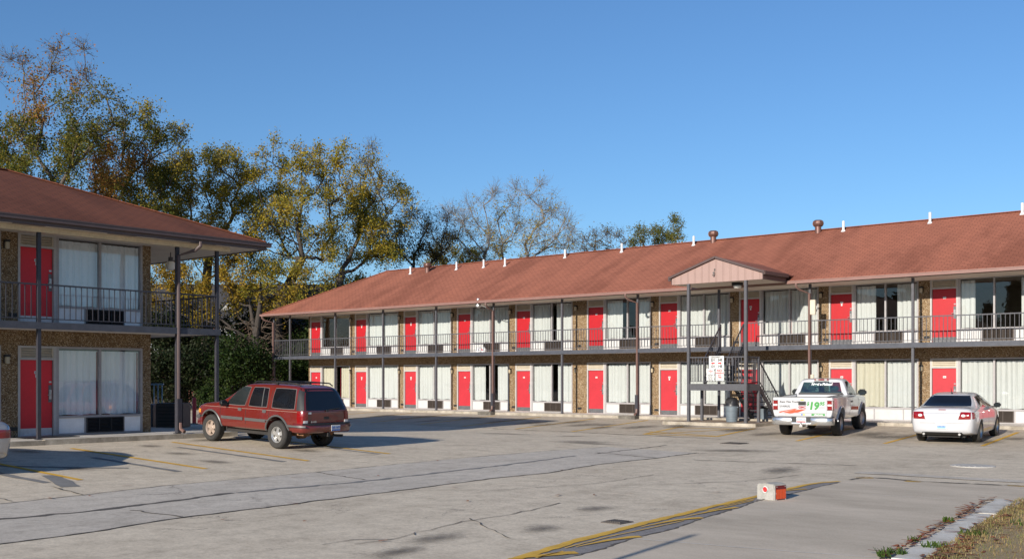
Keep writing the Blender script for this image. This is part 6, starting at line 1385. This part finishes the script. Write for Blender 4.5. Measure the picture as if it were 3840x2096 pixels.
grown('dark twiggy tree over the left part of the long roof, beside the turbine', -8.2, 15.7, [(0, -0.3), (0.3, 7.1), (0.6, 9.6)], [(0.6, 14.4, 1.15, 0.18), (1.8, 13.8, 1.15, 0.2), (1.2, 12.6, 1.21, 0.35), (2.7, 12.6, 1.06, 0.35), (0.6, 11.4, 1.21, 0.7), (2.1, 11.1, 1.21, 0.8), (3.3, 12.0, 1.06, 0.3), (-0.3, 11.4, 1.21, 0.8), (-0.6, 12.9, 1.06, 0.5), (3.3, 13.8, 0.91, 0.06)], 'brown', 'bark_dark')
grown('low dark gold tree close over the ridge left of the bare trees', -10.9, 23.9, [(0, -0.3), (0.0, 9.0), (0.0, 10.6)], [(-1.3, 12.1, 0.86, 1), (0.0, 12.5, 0.86, 1), (1.3, 12.2, 0.86, 1), (-0.7, 11.5, 0.93, 1), (0.8, 11.5, 0.93, 1), (2.0, 11.6, 0.8, 1), (-2.0, 11.6, 0.8, 0.9)], 'yellowgreen', 'bark_dark')
grown('slim bare pale tree left of the big bare one over the long roof', -6.7, 22.2, [(0, -0.3), (0.2, 8.7), (0.3, 10.6)], [(-2.0, 15.3, 1.01, 0.02), (-0.6, 15.6, 1.01, 0.03), (-1.1, 14.4, 1.11, 0.05), (0.0, 14.4, 1.14, 0.06), (0.5, 15.6, 0.89, 0.03), (1.3, 16.9, 0.79, 0.02), (-0.3, 12.8, 1.11, 0.12), (0.9, 13.4, 1.11, 0.12), (-1.6, 13.1, 1.01, 0.08), (0.6, 11.8, 0.95, 0.2)], 'yellowgreen', 'bark_pale')
grown('big bare pale tree with fanning stems over the middle of the long roof', -4.8, 23.8, [(0, -0.3), (0.2, 8.7), (0.3, 10.2)], [(0.2, 16.1, 1.11, 0.08), (0.6, 16.9, 0.79, 0.03), (1.6, 16.3, 1.11, 0.06), (2.5, 17.2, 0.79, 0.03), (3.3, 15.6, 1.11, 0.06), (4.4, 14.4, 1.11, 0.05), (-0.9, 14.7, 1.14, 0.18), (0.6, 14.4, 1.27, 0.12), (2.2, 14.0, 1.27, 0.12), (3.8, 13.1, 1.11, 0.08), (5.1, 13.7, 0.7, 0.03), (-0.5, 12.8, 1.14, 0.25), (1.3, 12.5, 1.14, 0.2), (2.8, 12.3, 1.04, 0.2), (4.4, 12.5, 0.89, 0.15), (5.2, 12.9, 0.63, 0.1), (-0.9, 11.8, 0.95, 0.3), (2.5, 15.6, 0.95, 0.05)], 'yellowgreen', 'bark_pale')
grown('small twiggy tree between the bare trees and the rightmost green crown', -5.1, 36.7, [(0, -0.3), (0.0, 10.2), (0.0, 12.3)], [(-1.2, 14.2, 0.78, 0.25), (-0.4, 14.7, 0.71, 0.22), (0.5, 14.7, 0.78, 0.28), (1.4, 14.3, 0.71, 0.25), (-0.5, 13.6, 0.85, 0.4), (0.9, 13.7, 0.85, 0.4), (-1.8, 13.5, 0.71, 0.3), (1.8, 13.7, 0.49, 0.2)], 'brown', 'bark')
grown('green crown peeping over the long roof, farthest right of the trees', -4.9, 44.7, [(0, -0.3), (0.0, 11.4), (0.0, 13.7)], [(-1.5, 15.5, 0.75, 0.9), (-0.7, 15.9, 0.6, 0.7), (0.0, 15.6, 0.75, 0.8), (0.8, 16.0, 0.68, 0.9), (1.9, 16.5, 0.68, 1), (1.4, 15.5, 0.83, 1), (-0.8, 14.9, 0.83, 0.9), (0.6, 14.9, 0.83, 0.9), (2.3, 15.2, 0.45, 0.4), (-1.7, 14.9, 0.6, 0.8), (1.7, 14.8, 0.75, 0.9)], 'green', 'bark')
def shrub(label, x, y, h, w, seed, leaf, n, size=.16, z=-.25):
    g = np.random.default_rng(seed); root = thing('shrub', label, 'shrub', (x, y, z), 0, 'shrubs behind the motel'); mb = MB(); pts = []
    blobs = [(g.uniform(-.5,.5)*w, g.uniform(-.5,.5)*w*.8, g.uniform(.25,.85)*h, g.uniform(.28,.45)*min(w,h)*.7) for _ in range(12)]
    for bx, by, bz, br in blobs:
        mb.tube([(bx*.2,by*.2,0),(bx*.6,by*.6,bz*.6),(bx,by,bz)], [.04,.025,.01], 5)
        for _ in range(5):
            e = g.normal(0,1,3); e /= np.linalg.norm(e); mb.tube([(bx,by,bz), (bx+e[0]*br, by+e[1]*br, bz+abs(e[2])*br)], [.012,.004], 3)
        q = g.normal(0,1,(n//12,3)); q /= np.linalg.norm(q,axis=1)[:,None]; pts.append(np.array([bx,by,bz])+q*br*(g.uniform(.35,1.15,(n//12,1))))
    P = np.concatenate(pts); P[:,2] = np.abs(P[:,2]); mb.build('stems', M['bark_dark'], root); leaves('foliage', P, LEAF[leaf], size, seed, root); return root
shrub('sunlit green shrub behind the red bollard and the balcony post', -3.5,-3.0,4.2,4.6,31,'shrub',9000)
shrub('dark shrub under the overhanging golden branches', -6.5,-5.0,4.6,5.0,32,'shrubshade',8000)
shrub('dark shrub against the fence, left of the sunlit one', -5.8,-6.8,3.6,3.6,33,'shrubshade',6000)
shrub('bright green shrub seen under the balcony end of the long block', -4.8,3.0,4.0,3.6,34,'shrub',9000)
shrub('leafy shrub seen over the balcony rail at the end of the long block', -5.5,5.2,6.4,3.6,35,'shrub',7000)
shrub('low bright shrub at the foot of the shaded wall, nearest the lot', 1.5,-7.5,1.7,1.8,36,'shrub',3500,.14)
shrub('tall dark shrub between the fence and the vine wrapped trunk', -12.0,1.5,5.6,5.5,37,'shrubshade',8000)
shrub('dense dark thicket closing the gap behind the golden branches', -15.5,.5,7.0,7.5,41,'shrubshade',16000,.2)
shrub('dense dark thicket behind the vine wrapped trunk', -13.0,6.0,7.2,7.0,42,'shrubshade',16000,.2)
shrub('dark thicket beyond the end walkway of the long block', -8.5,8.5,7.4,5.0,43,'shrubshade',13000,.2)
# vine-wrapped stump by the corner of the long block
g = random.Random(5); vt = thing('vine_tangle', 'tangle of bare brown vines round a trunk at the corner of the long block', 'vines', (-5.6,.2,-.2)); mb = MB()
mb.tube([(0,0,0),(.1,.1,2.2),(-.1,.0,4.5),(.2,.1,6.6),(.1,.2,8.2)], [.42,.32,.24,.14,.03], 9); mb.build('trunk', M['bark_dark'], vt, True)
mb = MB()
for k in range(150):
    a = g.uniform(0,6.28); z = g.uniform(0,5.5); p = [(.35*math.cos(a), .35*math.sin(a), z)]; d = [math.cos(a)*.5, math.sin(a)*.5, g.uniform(-.4,.6)]
    for i in range(6): d = [d[0]+g.uniform(-.4,.4), d[1]+g.uniform(-.4,.4), d[2]+g.uniform(-.45,.35)]; l = math.sqrt(sum(q*q for q in d)) or 1; p.append(tuple(p[-1][j]+d[j]/l*.33 for j in range(3)))
    mb.tube(p, [.02,.017,.015,.012,.01,.008,.005], 4, False)
M['vine'] = bark('pale_vine', (.10,.07,.05)); mb.build('vines', M['vine'], vt)
# ------------------------------------------------------------------ out of view: conifers the windows reflect, and an added wood blocking low sky
g_ = np.random.default_rng(77)
LEAF['conifer'] = leaf_mat('conifer_needles', [(.02,.035,.014),(.03,.05,.018),(.015,.028,.012)], .15)
def conifer(label, x, y, h):
    root = thing('conifer', label, 'tree', (x, y, -.3), 0, 'conifers across the road'); mb = MB(); mb.tube([(0,0,0),(0,0,h*.5),(0,0,h)], [.35,.2,.03], 8); pts = []; tw = MB()
    for k in range(70):
        z = h*(.1+.88*k/70); l = (h-z)*.30*g_.uniform(.7,1.2); a = k*2.4; c, s_ = math.cos(a), math.sin(a); tw.tube([(0,0,z),(c*l*.6,s_*l*.6,z-.06*l),(c*l,s_*l,z-.22*l)], [.04,.025,.008], 4)
        for _ in range(int(40+60*l)): t = g_.uniform(.1,1); pts.append((c*l*t+g_.normal(0,.22), s_*l*t+g_.normal(0,.22), z-.2*l*t*t+g_.normal(0,.15)))
    mb.build('trunk', M['bark_dark'], root, True); tw.build('twigs', M['bark_dark'], root); leaves('crown', pts, LEAF['conifer'], .34, 5, root); return root
conifer('tall dark conifer mirrored in the upper window at the right edge', 21.5,-66.0,11.5)
conifer('shorter dark conifer mirrored beside the tall one in the window at the right', 17.5,-71.0,9.5)
pts = []
for _ in range(16000):
    a = g_.uniform(-2.75,-1.05); r_ = g_.uniform(105,120); hh = 12+5*math.sin(a*23)+3*math.sin(a*51+1); z = hh*g_.uniform(0,1)**.7; pts.append((45+r_*math.cos(a), -35+r_*math.sin(a), z))
o = leaves('low_sky_blocker', pts, LEAF['conifer'], 1.9, 9, None); tag(o, kind='stuff')  # unseen band of foliage, added to block horizon glow and deepen shade
# ------------------------------------------------------------------ sky, sun, camera
AZ, EL = R(180-8.5), R(18.5)
w = bpy.data.worlds.new('World'); sc.world = w; w.use_nodes = True; nt = w.node_tree
sky = nt.nodes.new('ShaderNodeTexSky'); sky.sky_type = 'NISHITA'; sky.sun_disc = False; sky.sun_elevation = EL; sky.sun_rotation = AZ
sky.altitude = 1500; sky.air_density = 1.3; sky.dust_density = 1.0; sky.ozone_density = 6.8
bg = nt.nodes['Background']; bg.inputs[1].default_value = .0985; nt.links.new(sky.outputs[0], bg.inputs[0])
sl = bpy.data.lights.new('sun', 'SUN'); sl.energy = 5.0; sl.angle = R(.53); sl.color = (1, .93, .82)
so = link('sun', sl); d = Vector((math.sin(AZ)*math.cos(EL), math.cos(AZ)*math.cos(EL), math.sin(EL)))
so.rotation_euler = d.to_track_quat('Z', 'Y').to_euler(); so.location = (40,-60,40)
cam = bpy.data.cameras.new('camera'); cam.sensor_width = 36; cam.lens = 36*4048.6/3840; cam.shift_y = 372.3/3840; cam.clip_end = 3000
co = link('camera', cam); co.location = (51.192,-41.446,1.626); co.rotation_euler = (R(90),0,R(40.458)); sc.camera = co
vs = sc.view_settings; vs.view_transform = 'Standard'; vs.look = 'None'; vs.gamma = 1; vs.exposure = 0.45
sc.cycles.use_denoising = True; sc.cycles.max_bounces = 6; sc.cycles.transparent_max_bounces = 12
